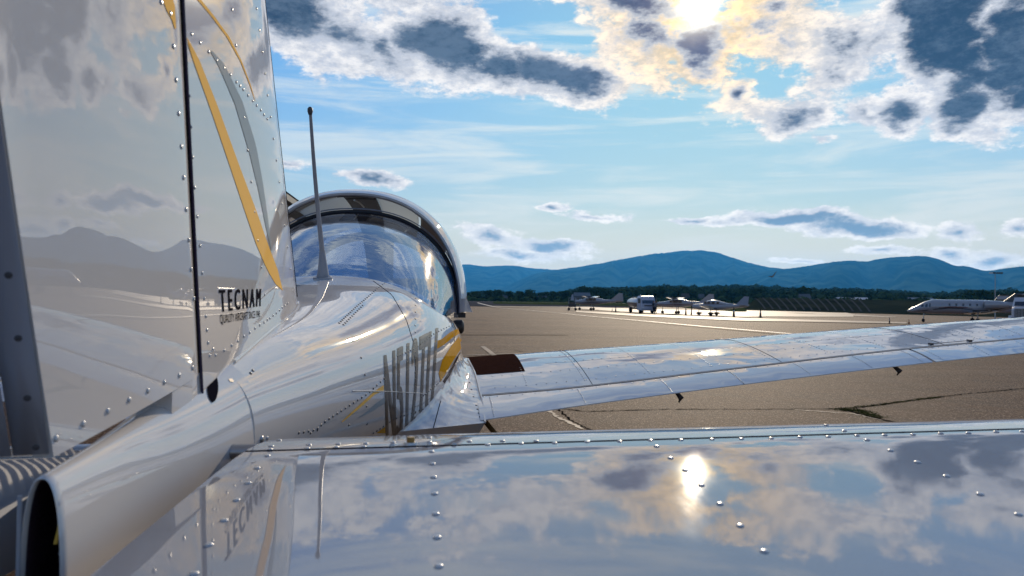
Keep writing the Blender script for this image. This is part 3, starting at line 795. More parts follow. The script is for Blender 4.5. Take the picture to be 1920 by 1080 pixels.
def rivet_rows(bvh, parent, rows, r=.0028, h=.0016, m=None, name='rivet_row'):
    "many tiny rivets joined into one part"
    V, Fc = [], []; dv, df = dome(r, h, 6)
    for row in rows:
        for (u, v) in row:
            p, n = hit(bvh, u, v)
            if p is None: continue
            q = n.to_track_quat('Z', 'Y'); k = len(V)
            V += [p+n*.0002+q @ Vector(a) for a in dv]; Fc += [tuple(k+i for i in f) for f in df]
    return make(name, V, Fc, m or M_rivet, parent, kind='stuff')
rivets(RB, rud, RVS, [(319, 25), (325, 87), (330, 150), (335, 213), (340, 275), (344, 333), (349, 393), (354, 450), (358, 505), (363, 560), (367, 605), (371, 648),
       (361, 690), (336, 704), (308, 717), (277, 733), (242, 750), (202, 771), (156, 795), (105, 822), (302, 4)])
rivets(FNB, fin, RVT, [(344, 48), (349, 118), (354, 180), (357, 238), (361, 295), (365, 352), (370, 406), (375, 461), (379, 512), (383, 560), (386, 593), (388, 619), (390, 643), (393, 667), (399, 655),
       (359, 64), (375, 80), (391, 97), (406, 113), (420, 128), (432, 140), (443, 154), (450, 161), (456, 168), (465, 179), (474, 189), (481, 198), (489, 207), (495, 215), (501, 223),
       (435, 18), (442, 85), (457, 221), (464, 282), (471, 341), (477, 397), (483, 451), (490, 501), (496, 553)])
rivets(FNB, fin, RVT, dense([(481, 16), (487, 61), (493, 107), (503, 189), (513, 264), (523, 336), (531, 405), (540, 470), (549, 545)], 14))
rivets(FNB, fin, RVT, [(404, 666), (420, 657), (434, 648), (446, 640), (457, 631), (468, 624), (478, 616), (487, 610), (495, 605), (501, 600), (506, 597), (512, 592), (518, 587), (524, 582), (529, 577), (534, 573), (539, 569)])
RVF = dome_mesh('screw', .0048, .0022, M_trim)
rivets(TAB, tab, RVF, [(17, 515), (35, 633), (52, 745), (68, 837)])
rivets(TAB, tab, RVS, [(3, 626), (20, 782), (2, 700)])

# ---- decals laid on a skin: a strip between two picture polylines, cast on the surface
def decal(name, bvh, left, right, m, parent, n=26, k=4, off=.0007):
    V, Fc = [], []
    A = dense(left, n); B = dense(right, n)
    for a, b in zip(A, B):
        for j in range(k+1):
            f = j/k; p, nn = hit(bvh, a[0]+(b[0]-a[0])*f, a[1]+(b[1]-a[1])*f)
            if p is None: V.append(None)
            else: V.append(p+nn*off)
    for i in range(n-1):
        for j in range(k):
            q = (i*(k+1)+j, i*(k+1)+j+1, (i+1)*(k+1)+j+1, (i+1)*(k+1)+j)
            if all(V[x] is not None for x in q): Fc.append(q)
    ids = sorted({x for f in Fc for x in f}); mp = {x: i for i, x in enumerate(ids)}
    return make(name, [V[x] for x in ids], [tuple(mp[x] for x in f) for f in Fc], m, parent)
decal('gold_stripe', FNB, [(340, 48), (362, 115), (395, 207), (430, 310), (460, 400), (480, 458), (500, 505), (516, 532)], [(345, 60), (372, 110), (408, 200), (448, 310), (482, 400), (502, 458), (520, 505), (530, 545)], M_gold, fin)
decal('gold_stripe', RB, [(304, -2), (312, 20), (322, 38), (327, 55)], [(323, -2), (327, 10), (328, 30), (329.5, 52)], M_gold, rud)
decal('gold_pinstripe', FNB, [(368, -2), (395, 30), (425, 70), (450, 115), (468, 160), (478, 190)], [(375, -2), (401, 30), (430, 70), (453, 115), (470, 160), (478.6, 190)], M_gold, fin, k=2)
decal('slate_stripe', FNB, [(393, 95), (410, 125), (440, 195), (468, 290), (485, 360), (497, 420), (508, 470)], [(397, 95), (420, 120), (454, 190), (479, 270), (492, 340), (502, 410), (509, 470)], M_teal, fin)

# ---- lettering
def text_mesh(s, spacing=1.0):
    cu = bpy.data.curves.new('t', 'FONT'); cu.body = s; cu.space_character = spacing; cu.resolution_u = 4
    o = bpy.data.objects.new('t', cu); COL.objects.link(o)
    bpy.context.view_layer.update(); dg = bpy.context.evaluated_depsgraph_get()
    me = bpy.data.meshes.new_from_object(o.evaluated_get(dg)); bpy.data.objects.remove(o)
    bm = bmesh.new(); bm.from_mesh(me); xs = [v.co.x for v in bm.verts]; ys_ = [v.co.y for v in bm.verts]
    x0, x1, y0, y1 = min(xs), max(xs), min(ys_), max(ys_)
    for v in bm.verts: v.co = Vector(((v.co.x-x0)/(x1-x0), (v.co.y-y0)/(y1-y0), 0))
    return bm
def lettering(name, s, quad, bvh, m, parent, spacing=1.0, bold=0, cuts=0, off=.0008):
    "quad: tl, tr, br, bl in the picture"
    bm = text_mesh(s, spacing)
    for k in range(1, cuts):
        bmesh.ops.bisect_plane(bm, geom=bm.verts[:]+bm.edges[:]+bm.faces[:], plane_co=(0, k/cuts, 0), plane_no=(0, 1, 0))
    # homography from the unit square to the quad
    tl, tr, br, bl = quad; src = [(0, 1), (1, 1), (1, 0), (0, 0)]; A, b = [], []
    for (x, y), (X, Y) in zip(src, (tl, tr, br, bl)):
        A += [[x, y, 1, 0, 0, 0, -X*x, -X*y], [0, 0, 0, x, y, 1, -Y*x, -Y*y]]; b += [X, Y]
    h = np.linalg.solve(np.array(A, float), np.array(b, float))
    bm.verts.ensure_lookup_table(); V = []
    for v in bm.verts:
        x, y = v.co.x, v.co.y; w = h[6]*x+h[7]*y+1
        p, n = hit(bvh, (h[0]*x+h[1]*y+h[2])/w, (h[3]*x+h[4]*y+h[5])/w); V.append(p+n*off if p is not None else None)
    bm.verts.index_update(); Fc = [tuple(v.index for v in f.verts) for f in bm.faces]; bm.free()
    Fc = [f for f in Fc if all(V[i] is not None for i in f)]
    ids = sorted({x for f in Fc for x in f}); mp = {x: i for i, x in enumerate(ids)}
    return make(name, [V[x] for x in ids], [tuple(mp[x] for x in f) for f in Fc], m, parent, smooth=0)
def thick(quad, d):
    return [(x+d, y) for x, y in quad]
q1 = [(409.5, 543), (488, 541), (487, 574.5), (412.5, 586)]
for dx in (0, 1.0): lettering('maker_name', 'TECNAM', thick(q1, dx), FNB, M_ink, fin, 1.5, off=.0008+dx*.0002)
q2 = [(411.5, 590), (487, 582), (487, 597), (413, 610)]
lettering('maker_motto', 'QUALITY AIRCRAFT SINCE 1948', q2, FNB, M_ink, fin, .95)

# ---- stabilator
def st_z(x, y):
    zs_ = -.2225+.0205*x
    if y > 1.12:
        q = min((y-1.12)/.27, 1); return zs_-.05*(1-math.sqrt(max(1-q*q, 0)))
    d = 1.12-y; return zs_-.079*d*d/(d+.05)
def st_root(y): return interp(y, [(.50, -.325), (.724, -.309), (.895, -.294), (1.17, -.270), (1.24, -.262), (1.30, -.235), (1.36, -.19), (1.39, -.15)])[0]
def stab_side(sgn, tip=1.62):
    LAP = 1.142
    def col(y, t, dz=0, low=False):
        x0 = st_root(y); x = x0+(tip-x0)*t
        if sgn < 0: xw = 2*CX-x
        else: xw = x
        z = st_z(xw, y) if sgn > 0 else st_z(x, y)-.0205*2*(x-CX)
        if low:
            thk = .005+.085*math.sin(math.pi*min(max((1.39-y)/.84, 0), 1)**.62)
            z = z-thk
        return (xw, y, z+dz)
    def rings_for(ylist, dz):
        top = [(y, 0) for y in ylist]; bot = [(y, 1) for y in reversed(ylist)]
        rs_ = []
        for t in np.linspace(0, 1, 26):
            rs_.append([col(y, t, dz if not lo else 0, bool(lo)) for (y, lo) in top+bot])
        return loft(rs_)
    main = rings_for(list(np.linspace(.55, LAP-.002, 26)), -.0012)
    le = rings_for([LAP]+[LAP+.25*math.sin(math.pi/2*k/22) for k in range(1, 23)], 0)
    return main, le
(mV, mF), (lV, lF) = stab_side(1)
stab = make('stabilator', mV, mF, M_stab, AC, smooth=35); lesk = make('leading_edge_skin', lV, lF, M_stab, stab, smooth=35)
SB = bvh_of(*merge((mV, mF), (lV, lF)))
(pV, pF), (qV, qF) = stab_side(-1)
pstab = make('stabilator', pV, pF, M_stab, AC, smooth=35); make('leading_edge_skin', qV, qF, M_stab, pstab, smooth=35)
Vd, Fd = loft([[(st_root(1.141)+(1.62-st_root(1.141))*t, yy, st_z(st_root(1.141)+(1.62-st_root(1.141))*t, 1.14)+zz) for yy, zz in ((1.1405, -.004), (1.1405, -.0003), (1.1365, -.0008), (1.1365, -.004))] for t in np.linspace(0, 1, 20)])
make('lap_seam', Vd, Fd, M_gap, stab, smooth=0)
rivets(SB, lesk, RV, [(508, 837), (506, 843), (523, 826), (579, 834), (576, 841), (634, 833), (630, 839), (686, 832), (682, 838), (737, 830), (735, 837), (805, 821), (805, 829), (805, 835),
       (851, 835), (880, 828), (914, 834), (942, 827), (977, 832), (1005, 827), (1040, 831), (1101, 829), (1162, 828), (1220, 826), (1277, 825), (1335, 824), (1390, 823), (1446, 822), (1500, 820),
       (1553, 819), (1607, 817), (1659, 816), (1712, 815), (1764, 813), (1816, 812), (1868, 810), (1917, 809), (1549, 797.5), (1583, 808), (1516, 793), (556, 820), (620, 816)])
rivets(SB, stab, RV, [(501, 855), (482, 878), (465, 906), (443, 938), (420, 976), (392, 1022), (364, 1076), (809, 847), (811, 870), (813, 895), (815, 926), (817, 964), (820, 1008), (823, 1062),
       (1231, 837), (1257, 859), (1285, 882), (1315, 910), (1350, 945), (1388, 986), (1433, 1034), (1626, 825), (1670, 845), (1720, 867), (1775, 893), (1838, 927), (1910, 965)])
p, n = hit(SB, 770, 833)
V, Fc = tube([p+Vector((0, 0, 0)), p+Vector((0, 0, .0035))], [.011, .010], 16); make('washer', V, Fc, M_rivet, lesk)
V, Fc = tube([p+Vector((0, 0, .0035)), p+Vector((0, 0, .011)), p+Vector((0, 0, .0112))], [.0062, .0060, .003], 12); make('bolt', V, Fc, M_brass, lesk)
# control bracket and flat dark patch for the cut-out where the stabilator enters the tail
V, Fc = tube([(CX-.16, 1.215, -.245), (CX+.13, 1.215, -.245)], .012, 12); make('torque_tube', V, Fc, M_steel, AC)
def patch_px(name, bvh, poly, m, parent, off=.0012, n=10):
    "small flat patch: polygon in the picture cast on a skin"
    c = (sum(p[0] for p in poly)/len(poly), sum(p[1] for p in poly)/len(poly)); V, Fc = [], []
    rg = []
    for k in range(n+1):
        rg.append([(c[0]+(p[0]-c[0])*k/n, c[1]+(p[1]-c[1])*k/n) for p in poly])
    for r_ in rg:
        for (u, v) in r_:
            p, nn = hit(bvh, u, v); V.append(p+nn*off if p is not None else None)
    m_ = len(poly)
    for k in range(n):
        for j in range(m_):
            q = (k*m_+j, k*m_+(j+1) % m_, (k+1)*m_+(j+1) % m_, (k+1)*m_+j)
            if all(V[x] is not None for x in q): Fc.append(q)
    ids = sorted({x for f in Fc for x in f}); mp = {x: i for i, x in enumerate(ids)}
    if ids: return make(name, [V[x] for x in ids], [tuple(mp[x] for x in f) for f in Fc], m, parent)
BODY = bvh_of(*merge((Vf, Ff), loft([tf_ring(y) for y in np.linspace(.80, 1.335, 34)], cap0=False, cap1=False)))
el_ = [(397+11.5*math.cos(t)+ (0 if math.cos(t) > 0 else 2), 726+29*math.sin(t)) for t in np.linspace(0, 2*math.pi, 28, endpoint=False)]
patch_px('notch_shade_patch', BODY, el_, M_gap, tfo)  # flat dark ellipse on the skin, painting the shade inside the notch
patch_px('slot_shade_patch', BODY, [(474, 832), (484, 848), (486, 862), (455, 868), (462, 848)], M_gap, tfo)  # no opening cut: the hollow's shade is a dark patch on the skin
patch_px('inspection_slot', BODY, [(428, 711), (434, 710), (438, 714), (437, 717), (431, 716)], mat('red_brown_slot', (.08, .02, .015), .5), tfo, .0008, 3)
rivets(BODY, tfo, dome_mesh('screw', .0065, .003, M_steel), [(490.5, 824)])
rivets(FB, fus, RVS, [(501, 822)])

# ---- fuselage seams, rivet rows, stripes and registration
def seam(bvh, parent, pts, w=.0012, n=40, m=None, name='panel_seam'):
    Q = []
    for (u, v) in dense(pts, n):
        p, nn = hit(bvh, u, v)
        if p is not None: Q.append(p+nn*.0002)
    if len(Q) > 2:
        V, Fc = tube(Q, w, 6); return make(name, V, Fc, m or M_gap, parent)
seam(FB, fus, [(700, 527), (735, 553), (762, 600), (776, 645), (779, 700), (776, 760), (770, 810)])
seam(FB, fus, [(805, 548), (833, 580), (850, 615), (852, 640)], .0016, m=M_trim)
seam(FB, fus, [(780, 541), (800, 552), (833, 585)], .001)
seam(FB, fus, [(660, 733), (730, 734), (800, 738)], .0015, m=M_ant)
rivet_rows(FB, fus, [dense([(636, 606), (665, 578), (700, 548), (727, 526)], 30), dense([(644, 609), (680, 573)], 12), dense([(560, 812), (592, 806), (610, 790), (640, 770), (690, 738), (720, 710)], 22),
    dense([(700, 812), (740, 785), (800, 765)], 16), dense([(745, 668), (775, 655), (815, 625), (842, 612)], 22), dense([(790, 745), (825, 715), (845, 690)], 18), dense([(779, 560), (778, 640), (778, 800)], 20),
    [(661, 633), (662, 638), (677, 671), (684, 703), (687, 762), (688, 795), (654, 797), (582, 812), (595, 806)], dense([(470, 700), (474, 695)], 2)], .0032, .0018, M_trim)
q = [(719, 664), (822, 611), (826, 800), (722, 818)]
for dx in (0, 1.4, 2.6): lettering('registration', 'N512TU', thick([(719, 664), (819, 612), (808, 782), (724, 840)], dx), FB, M_reg, fus, 1.05, cuts=26, off=.0010+dx*.0001)
decal('gold_stripe', FB, [(822, 700), (829, 675), (845, 650), (868, 622)], [(826, 716), (838, 695), (852, 672), (870, 645)], M_amber, fus, off=.0009)
decal('gold_stripe', FB, [(815, 640), (828, 636), (845, 622), (868, 612)], [(818, 655), (834, 645), (850, 632), (870, 620)], M_amber, fus, off=.0009)
decal('brown_stripe', FB, [(830, 715), (843, 695), (856, 670), (872, 648)], [(836, 722), (850, 702), (860, 682), (874, 660)], M_brown, fus, off=.0010)
decal('slate_pinstripe', FB, [(672, 783), (690, 770), (706, 755), (721, 745)], [(672.5, 784), (697, 772), (712, 762), (721, 755)], M_teal, fus, off=.0009, k=2)
decal('gold_pinstripe', FB, [(640, 790), (670, 762), (700, 735), (719, 722)], [(641, 792), (674, 765), (702, 740), (719, 732)], M_gold, fus, off=.0009, k=2)
decal('gold_pinstripe', FB, [(705, 812), (722, 800)], [(722, 812), (722.5, 811)], M_amber, fus, n=4, off=.0009, k=2)

# ---- antenna
ab = Vector((CX, 2.66, .063)); at_ = Vector((CX, 2.335, .577))
V, Fc = tube([ab+Vector((0, 0, -.01)), ab+Vector((0, 0, .006)), ab+Vector((0, -.002, .009))], [.034, .034, .022], 20); ant = make('antenna', V, Fc, M_ant, AC)
V, Fc = tube([ab+Vector((0, 0, .008)), ab+Vector((0, -.010, .05)), ab+Vector((0, -.030, .10))], [.021, .015, .009], 14); make('antenna_foot', V, Fc, M_ant, ant)
pts = [ab+Vector((0, -.030, .095))+(at_-ab-Vector((0, -.030, .095)))*t+Vector((0, -.02*math.sin(math.pi*t), 0)) for t in np.linspace(0, 1, 10)]
V, Fc = tube(pts, [.0085-.0038*t for t in np.linspace(0, 1, 10)], 12); make('antenna_whip', V, Fc, M_ant, ant)
V, Fc = tube([at_+Vector((0, .004, -.018)), at_+Vector((0, .002, -.008)), at_, at_+Vector((0, 0, .005))], [.0055, .0085, .008, .004], 12); make('antenna_tip', V, Fc, M_trim, ant)

# ---- rear window and sliding canopy
GS = [(2.72, .30, .045, 2.0), (2.85, .38, .11, 2.0), (3.0, .425, .18, 2.1), (3.2, .455, .27, 2.15), (3.45, .485, .355, 2.2), (3.7, .507, .416, 2.25)]
def can_ring(y, tab_, zb=-.06, n=60, grow=0):
    hw, zt, ex = interp(y, tab_); hw += grow; zt += grow; r = []
    for k in range(n+1):
        a = math.pi*k/n; c, s = math.cos(a), math.sin(a)
        r.append((CX+hw*math.copysign(abs(c)**(2/ex), c), y, zb+(zt-zb)*abs(s)**(2/ex)))
    return r
V, Fc = loft([can_ring(y, GS, -.10) for y in np.linspace(2.72, 3.7, 30)], close=False)
rw = make('rear_window', V, Fc, M_glass, AC, smooth=60)
V, Fc = tube(can_ring(3.71, [(3.71, .508, .416, 2.25), (3.9, .5, .41, 2.25)], -.08, grow=.002), .010, 8); make('black_seal', V, Fc, M_dark, rw)
V, Fc = tube(can_ring(3.70, [(3.70, .508, .416, 2.25), (3.9, .5, .41, 2.25)], -.08, grow=.017), .003, 6); make('seal_bead', V, Fc, M_steel, rw)
CS = [(3.66, .522, .505, 2.25), (3.72, .540, .526, 2.25), (3.82, .556, .546, 2.25), (4.0, .566, .560, 2.25), (4.2, .566, .560, 2.25), (4.6, .552, .53, 2.25), (5.0, .51, .41, 2.2), (5.4, .44, .10, 2.2)]
outer = [can_ring(y, CS, -.07) for y in np.linspace(3.66, 4.0, 14)]
inner = [can_ring(y, CS, -.07, grow=-.022) for y in (4.0, 3.9, 3.74, 3.68)] + [can_ring(3.663, CS, -.07, grow=-.010)]
V, Fc = loft(inner+outer, close=False); can = make('canopy', V, Fc, M_white, AC, smooth=50)
V, Fc = loft([can_ring(y, CS, -.07, grow=-.002) for y in np.linspace(4.0, 5.4, 20)], close=False); make('canopy_glass', V, Fc, glass_mat('clear_canopy_glass', (.8, .82, .85), .05), can, smooth=60)
M_shade = bpy.data.materials.new('translucent_shade'); M_shade.use_nodes = True; t_ = M_shade.node_tree; t_.nodes.clear(); q_ = G(t_)
tl = q_.n('ShaderNodeBsdfTranslucent'); tl.inputs[0].default_value = (.93, .95, .90, 1); df = q_.n('ShaderNodeBsdfDiffuse'); df.inputs[0].default_value = (.85, .85, .8, 1); mx_ = q_.n('ShaderNodeMixShader'); mx_.inputs[0].default_value = .6
t_.links.new(df.outputs[0], mx_.inputs[1]); t_.links.new(tl.outputs[0], mx_.inputs[2]); o_ = q_.n('ShaderNodeOutputMaterial'); t_.links.new(mx_.outputs[0], o_.inputs[0])
def liner(a0, a1, m, name, g0=-.0235, y0=3.69, y1=4.2):
    rs_ = []
    for y in np.linspace(y0, y1, 8):
        hw, zt, ex = interp(y, CS); hw += g0; zt += g0; r = []
        for a in np.linspace(a0, a1, 20):
            c, s = math.cos(a), math.sin(a); r.append((CX+hw*math.copysign(abs(c)**(2/ex), c), y, -.07+(zt+.07)*abs(s)**(2/ex)))
        rs_.append(r)
    V, Fc = loft(rs_, close=False); return make(name, V, Fc, m, can, solid=.004)
liner(R(98), R(124), M_shade, 'sunshade', -.0235, 3.69, 4.85); liner(R(60), R(84), M_shade, 'sunshade', -.0235, 3.69, 4.85); liner(R(85), R(98), M_dark, 'centre_strap', -.028, 3.69, 5.36)
liner(R(124), R(129), M_dark, 'frame_rib', -.026, 3.69, 4.85); liner(R(34), R(58), mat('amber_shade', (.10, .04, .012), .4), 'side_shade', -.026, 3.69, 4.6)
liner(R(3), R(32), M_dark, 'side_frame', -.024)
liner(R(84), R(98), M_dark, 'roof_rail', -.03, 4.0, 4.9)
V, Fc = tube([(CX-.006, 3.69, .472), (CX-.004, 3.9, .49), (CX-.006, 4.2, .50)], .004, 6); make('roof_cable', V, Fc, M_liner, can)
# lower corner of the canopy frame and its latch
V, Fc = loft([[(CX+.545, 3.64, .0), (CX+.56, 3.64, -.035), (CX+.575, 3.65, -.065), (CX+.515, 3.65, -.065), (CX+.52, 3.65, .0)], [(CX+.555, 4.1, .0), (CX+.57, 4.1, -.035), (CX+.58, 4.1, -.065), (CX+.515, 4.1, -.065), (CX+.52, 4.1, .0)]]); make('canopy_rail', V, Fc, M_fair, can, smooth=20)
V, Fc = [], []; box(V, Fc, (CX+.525, 3.70, -.082), (.035, .05, .024)); make('latch', V, Fc, M_dark, can, smooth=0)
V, Fc = [], []; box(V, Fc, (CX+.50, 3.72, .0), (.03, .06, .14)); make('latch_post', V, Fc, M_dark, can, smooth=0)
# cabin inside
for s in (-1, 1):
    rs_ = []
    for z, w, y in ((-.45, .20, 3.95), (-.25, .21, 3.88), (-.08, .19, 3.82), (-.03, .14, 3.80)):
        rs_.append([(CX+s*.25+w*math.copysign(abs(math.cos(a))**.5, math.cos(a)), y+.07*math.sin(a), z) for a in np.linspace(0, 2*math.pi, 20, endpoint=False)])
    V, Fc = loft(rs_); seat = make('seat', V, Fc, M_seat, AC)
    rs_ = [[(CX+s*.25+w*math.cos(a), 3.80+.05*math.sin(a), z) for a in np.linspace(0, 2*math.pi, 16, endpoint=False)] for z, w in ((-.03, .05), (.0, .10), (.05, .10), (.07, .05))]
    V, Fc = loft(rs_); make('headrest', V, Fc, M_seat, seat)
V, Fc = [], []; box(V, Fc, (CX, 3.6, -.09), (.86, .9, .02)); make('luggage_deck', V, Fc, M_liner, AC, smooth=0)
V, Fc = [], []; box(V, Fc, (CX, 4.75, .02), (.86, .2, .2)); make('instrument_panel', V, Fc, M_dark, AC, smooth=0)
V, Fc = tube(can_ring(4.95, CS, -.07, grow=-.03), .028, 8); make('windscreen_frame', V, Fc, M_trim, AC)

# ---- wing
WS = [(.12, 3.55, -.288, 2.895, -.376, 2.62, -.428), (.17, 3.55, -.286, 2.90, -.373, 2.62, -.425), (.57, 3.57, -.256, 2.945, -.345, 2.735, -.388), (1.3, 3.60, -.204, 3.03, -.272, 2.84, -.315), (2.1, 3.65, -.144, 3.13, -.196, 2.945, -.242),
      (2.8, 3.69, -.094, 3.33, -.158, 3.17, -.207), (4.2, 3.76, .005, 3.5, -.05, 3.33, -.085)]
def wing_top(x, s):
    "s: -1 leading edge .. 0 crest .. 1 flap gap"
    yc, zc, yg, zg, yt, zt = interp(x, WS)
    if s >= 0:
        return (x, yc+(yg-yc)*s, zc+(zg-zc)*(.45*s**2+.55*s**1.35))
    q = -s; return (x, yc+.46*math.sin(q*math.pi/2), zc-.085*(1-math.cos(q*math.pi/2)))
def wing_mesh(sgn=1, xs_=None):
    rs_ = []
    for x in (xs_ if xs_ is not None else list(np.linspace(.12, 4.2, 50))):
        top = [wing_top(x, s) for s in np.linspace(1, -1, 46)]
        yc, zc, yg, zg, yt, zt = interp(x, WS)
        bot = [(x, yc+.40, zc-.115), (x, yc, zc-.15), (x, yg+.1, zg-.06), (x, yg, zg-.035)]
        r = top+bot
        if sgn < 0: r = [(2*CX-a, b, c) for a, b, c in r]
        rs_.append(r)
    return loft(rs_)
Vw, Fw = wing_mesh(); WB = bvh_of(Vw, Fw)
wing = make('wing', Vw, Fw, M_wing, AC, smooth=35)
make('wing', *wing_mesh(-1), M_wing, AC, smooth=35)
def flap_mesh(x0, x1, sgn=1, n=18):
    rs_ = []
    for x in np.linspace(x0, x1, n):
        yc, zc, yg, zg, yt, zt = interp(x, WS); yg -= .020; zg -= .005
        r = [(x, yt, zt-.003), (x, yt, zt)]+[(x, yt+(yg-yt)*f, zt+(zg-zt)*f+.004*math.sin(math.pi*f)) for f in np.linspace(.1, 1, 8)]+[(x, yg+.003, zg-.012), (x, yg-.01, zg-.03)]
        if sgn < 0: r = [(2*CX-a, b, c) for a, b, c in r]
        rs_.append(r)
    return loft(rs_)
fV, fF = flap_mesh(.17, 2.095); flap = make('flap', fV, fF, M_wing, AC, smooth=35)
aV, aF = flap_mesh(2.11, 4.1); ail = make('aileron', aV, aF, M_wing, AC, smooth=35)
make('flap', *flap_mesh(.17, 2.095, -1), M_wing, AC, smooth=35)
ALLW = bvh_of(*merge((Vw, Fw), (fV, fF), (aV, aF)))
Vd, Fd = [], []
Vd, Fd = loft([[(x, interp(x, WS)[2]+.006, interp(x, WS)[3]-.002), (x, interp(x, WS)[2]-.012, interp(x, WS)[3]-.012), (x, interp(x, WS)[2]-.012, interp(x, WS)[3]-.03)] for x in np.linspace(.17, 4.1, 30)], close=False)
make('flap_gap', Vd, Fd, M_gap, wing, smooth=0)
# rivet rows and panel seams of the wing, worked out on the surface itself
def top_pt(x, s):
    p = Vector(wing_top(x, s)); a = Vector(wing_top(x+.01, s))-p; b = Vector(wing_top(x, s+.01))-p
    n = a.cross(b).normalized(); return p, (n if n.z > 0 else -n)
def flap_pt(x, f):
    yc, zc, yg, zg, yt, zt = interp(x, WS); yg -= .020; zg -= .005
    p = Vector((x, yt+(yg-yt)*f, zt+(zg-zt)*f+.004*math.sin(math.pi*f))); return p, Vector((0, -(zg-zt), (yg-yt))).normalized()
def row_mesh(name, pts, r, h, parent, m=M_rivet):
    V, Fc = [], []; dv, df = dome(r, h, 6)
    for p, n in pts:
        q = n.to_track_quat('Z', 'Y'); k = len(V)
        V += [p+n*.0002+q @ Vector(a) for a in dv]; Fc += [tuple(k+i for i in f) for f in df]
    return make(name, V, Fc, m, parent, kind='stuff')
pts = []
ribs = [.62, .90, 1.18, 1.46, 1.74, 2.02, 2.30, 2.58, 2.86, 3.14, 3.42, 3.7]
for x in ribs:
    for s in np.arange(-.1, .93, .042): pts.append(top_pt(x, s))
for s in (-.12, .18, .42, .66, .90):
    for x in np.arange(.25 if s in (.90, .66) else .55, 4.1, .042): pts.append(top_pt(x, s))
for s in np.arange(.5, .92, .05): pts.append(top_pt(.38, s))
row_mesh('rivet_row', pts, .0030, .0018, wing)
for x in (.64, 1.48, 2.32, 3.16):
    V, Fc = tube([top_pt(x, s)[0] for s in np.linspace(-.3, 1, 24)], .0013, 6); make('panel_seam', V, Fc, M_gap, wing)
for s_, xa, xb in ((.44, .5, 4.1), (-.14, .5, 4.1)):
    V, Fc = tube([top_pt(x, s_)[0] for x in np.linspace(xa, xb, 40)], .0006, 6); make('panel_seam', V, Fc, M_ant, wing)
pts = []
for x in [.22, .57, .92, 1.22, 1.52, 1.80, 2.05]:
    for f in np.arange(.08, .97, .065): pts.append(flap_pt(x, f))
for x in np.arange(.2, 2.08, .05): pts.append(flap_pt(x, .93))
row_mesh('rivet_row', pts, .0028, .0016, flap)
pts = []
for x in [2.16, 2.45, 2.75, 3.05, 3.35, 3.65]:
    for f in np.arange(.08, .97, .09): pts.append(flap_pt(x, f))
for x in np.arange(2.2, 4.05, .06): pts.append(flap_pt(x, .93))
row_mesh('rivet_row', pts, .0028, .0016, ail)
V, Fc = tube([flap_pt(1.22, f)[0] for f in np.linspace(0, 1, 10)], .0012, 6); make('panel_seam', V, Fc, M_gap, flap)
# aileron hinge brackets
for x in (2.25, 2.5):
    p, n = top_pt(x, .98); V, Fc = [], []; box(V, Fc, (p.x, p.y, p.z+.004), (.003, .035, .010)); make('hinge_bracket', V, Fc, M_trim, ail, smooth=0)
V, Fc = tube([top_pt(2.24, .98)[0]+Vector((0, -.008, .006)), top_pt(2.52, .98)[0]+Vector((0, -.008, .006))], .0016, 6); make('control_rod', V, Fc, M_trim, ail)
# walkway
rs_ = []
for x in np.linspace(.168, .395, 12):
    rs_.append([top_pt(x, s)[0]+top_pt(x, s)[1]*.0016 for s in np.linspace(-.42, .60, 24)])
V, Fc = loft(rs_, close=False); make('walkway', V, Fc, M_walk, wing)
# brackets under the trailing edge
for x in (.95, 1.93):
    yc, zc, yg, zg, yt, zt = interp(x, WS); V, Fc = tube([(x, yt+.05, zt-.005), (x+.01, yt+.02, zt-.026), (x+.005, yt+.03, zt-.042)], [.007, .011, .004], 8); make('flap_bracket', V, Fc, M_trim, flap)
# wing root fairing
def wr(t, s):
    "t along the root (0 aft .. 1 fwd), s from fuselage (0) to wing (1)"
    A = interp(t, [(0, .00, 2.36, -.42), (.3, .035, 2.62, -.33), (.6, .085, 2.95, -.255), (.85, .115, 3.22, -.20), (1, .135, 3.42, -.17)])
    B = interp(t, [(0, .185, 2.605, -.432), (.35, .19, 2.80, -.392), (.6, .185, 2.94, -.362), (.85, .18, 3.2, -.315), (1, .165, 3.5, -.283)])
    a = interp(A[1], FS); hw, zw, zb, ex = a[0], a[2], a[3], a[4]
    zz = A[2]; k = abs((zz-zw)/((a[1]-zw) if zz > zw else (zw-zb))); xx = CX+hw*(max(1-k**ex, 0))**(1/ex)-.004
    p = Vector((xx, A[1], A[2])); q = Vector(B); f = s**1.5
    z = p.z+(q.z-p.z)*(1-(1-s)**2.2)
    return Vector((p.x+(q.x-p.x)*f, p.y+(q.y-p.y)*s, z))
V = [wr(t, s) for t in np.linspace(0, 1, 34) for s in np.linspace(0, 1, 20)]
Fc = [(i*20+j, i*20+j+1, (i+1)*20+j+1, (i+1)*20+j) for i in range(33) for j in range(19)]
wrf = make('root_fairing', V, Fc, M_fair, wing, smooth=80); WRB = bvh_of(V, Fc)
# underside skirt of the fairing
V2 = [wr(0, s) for s in np.linspace(0, 1, 20)]+[wr(0, s)+Vector((-.02, .05, -.05)) for s in np.linspace(0, 1, 20)]
make('fairing_lip', V2, [(j, j+1, 20+j+1, 20+j) for j in range(19)], M_fair, wrf)
V, Fc = tube([wr(t, 1)+Vector((0, 0, .002)) for t in np.linspace(0, 1, 20)], .004, 6); make('fairing_edge', V, Fc, M_white, wrf)
rivet_rows(WRB, wrf, [dense([(872, 690), (878, 708), (884, 730), (888, 744)], 5), dense([(893, 760), (900, 782)], 4)], .004, .002, M_trim)
seam(WRB, wrf, [(826, 752), (820, 775), (812, 805)], .0015)
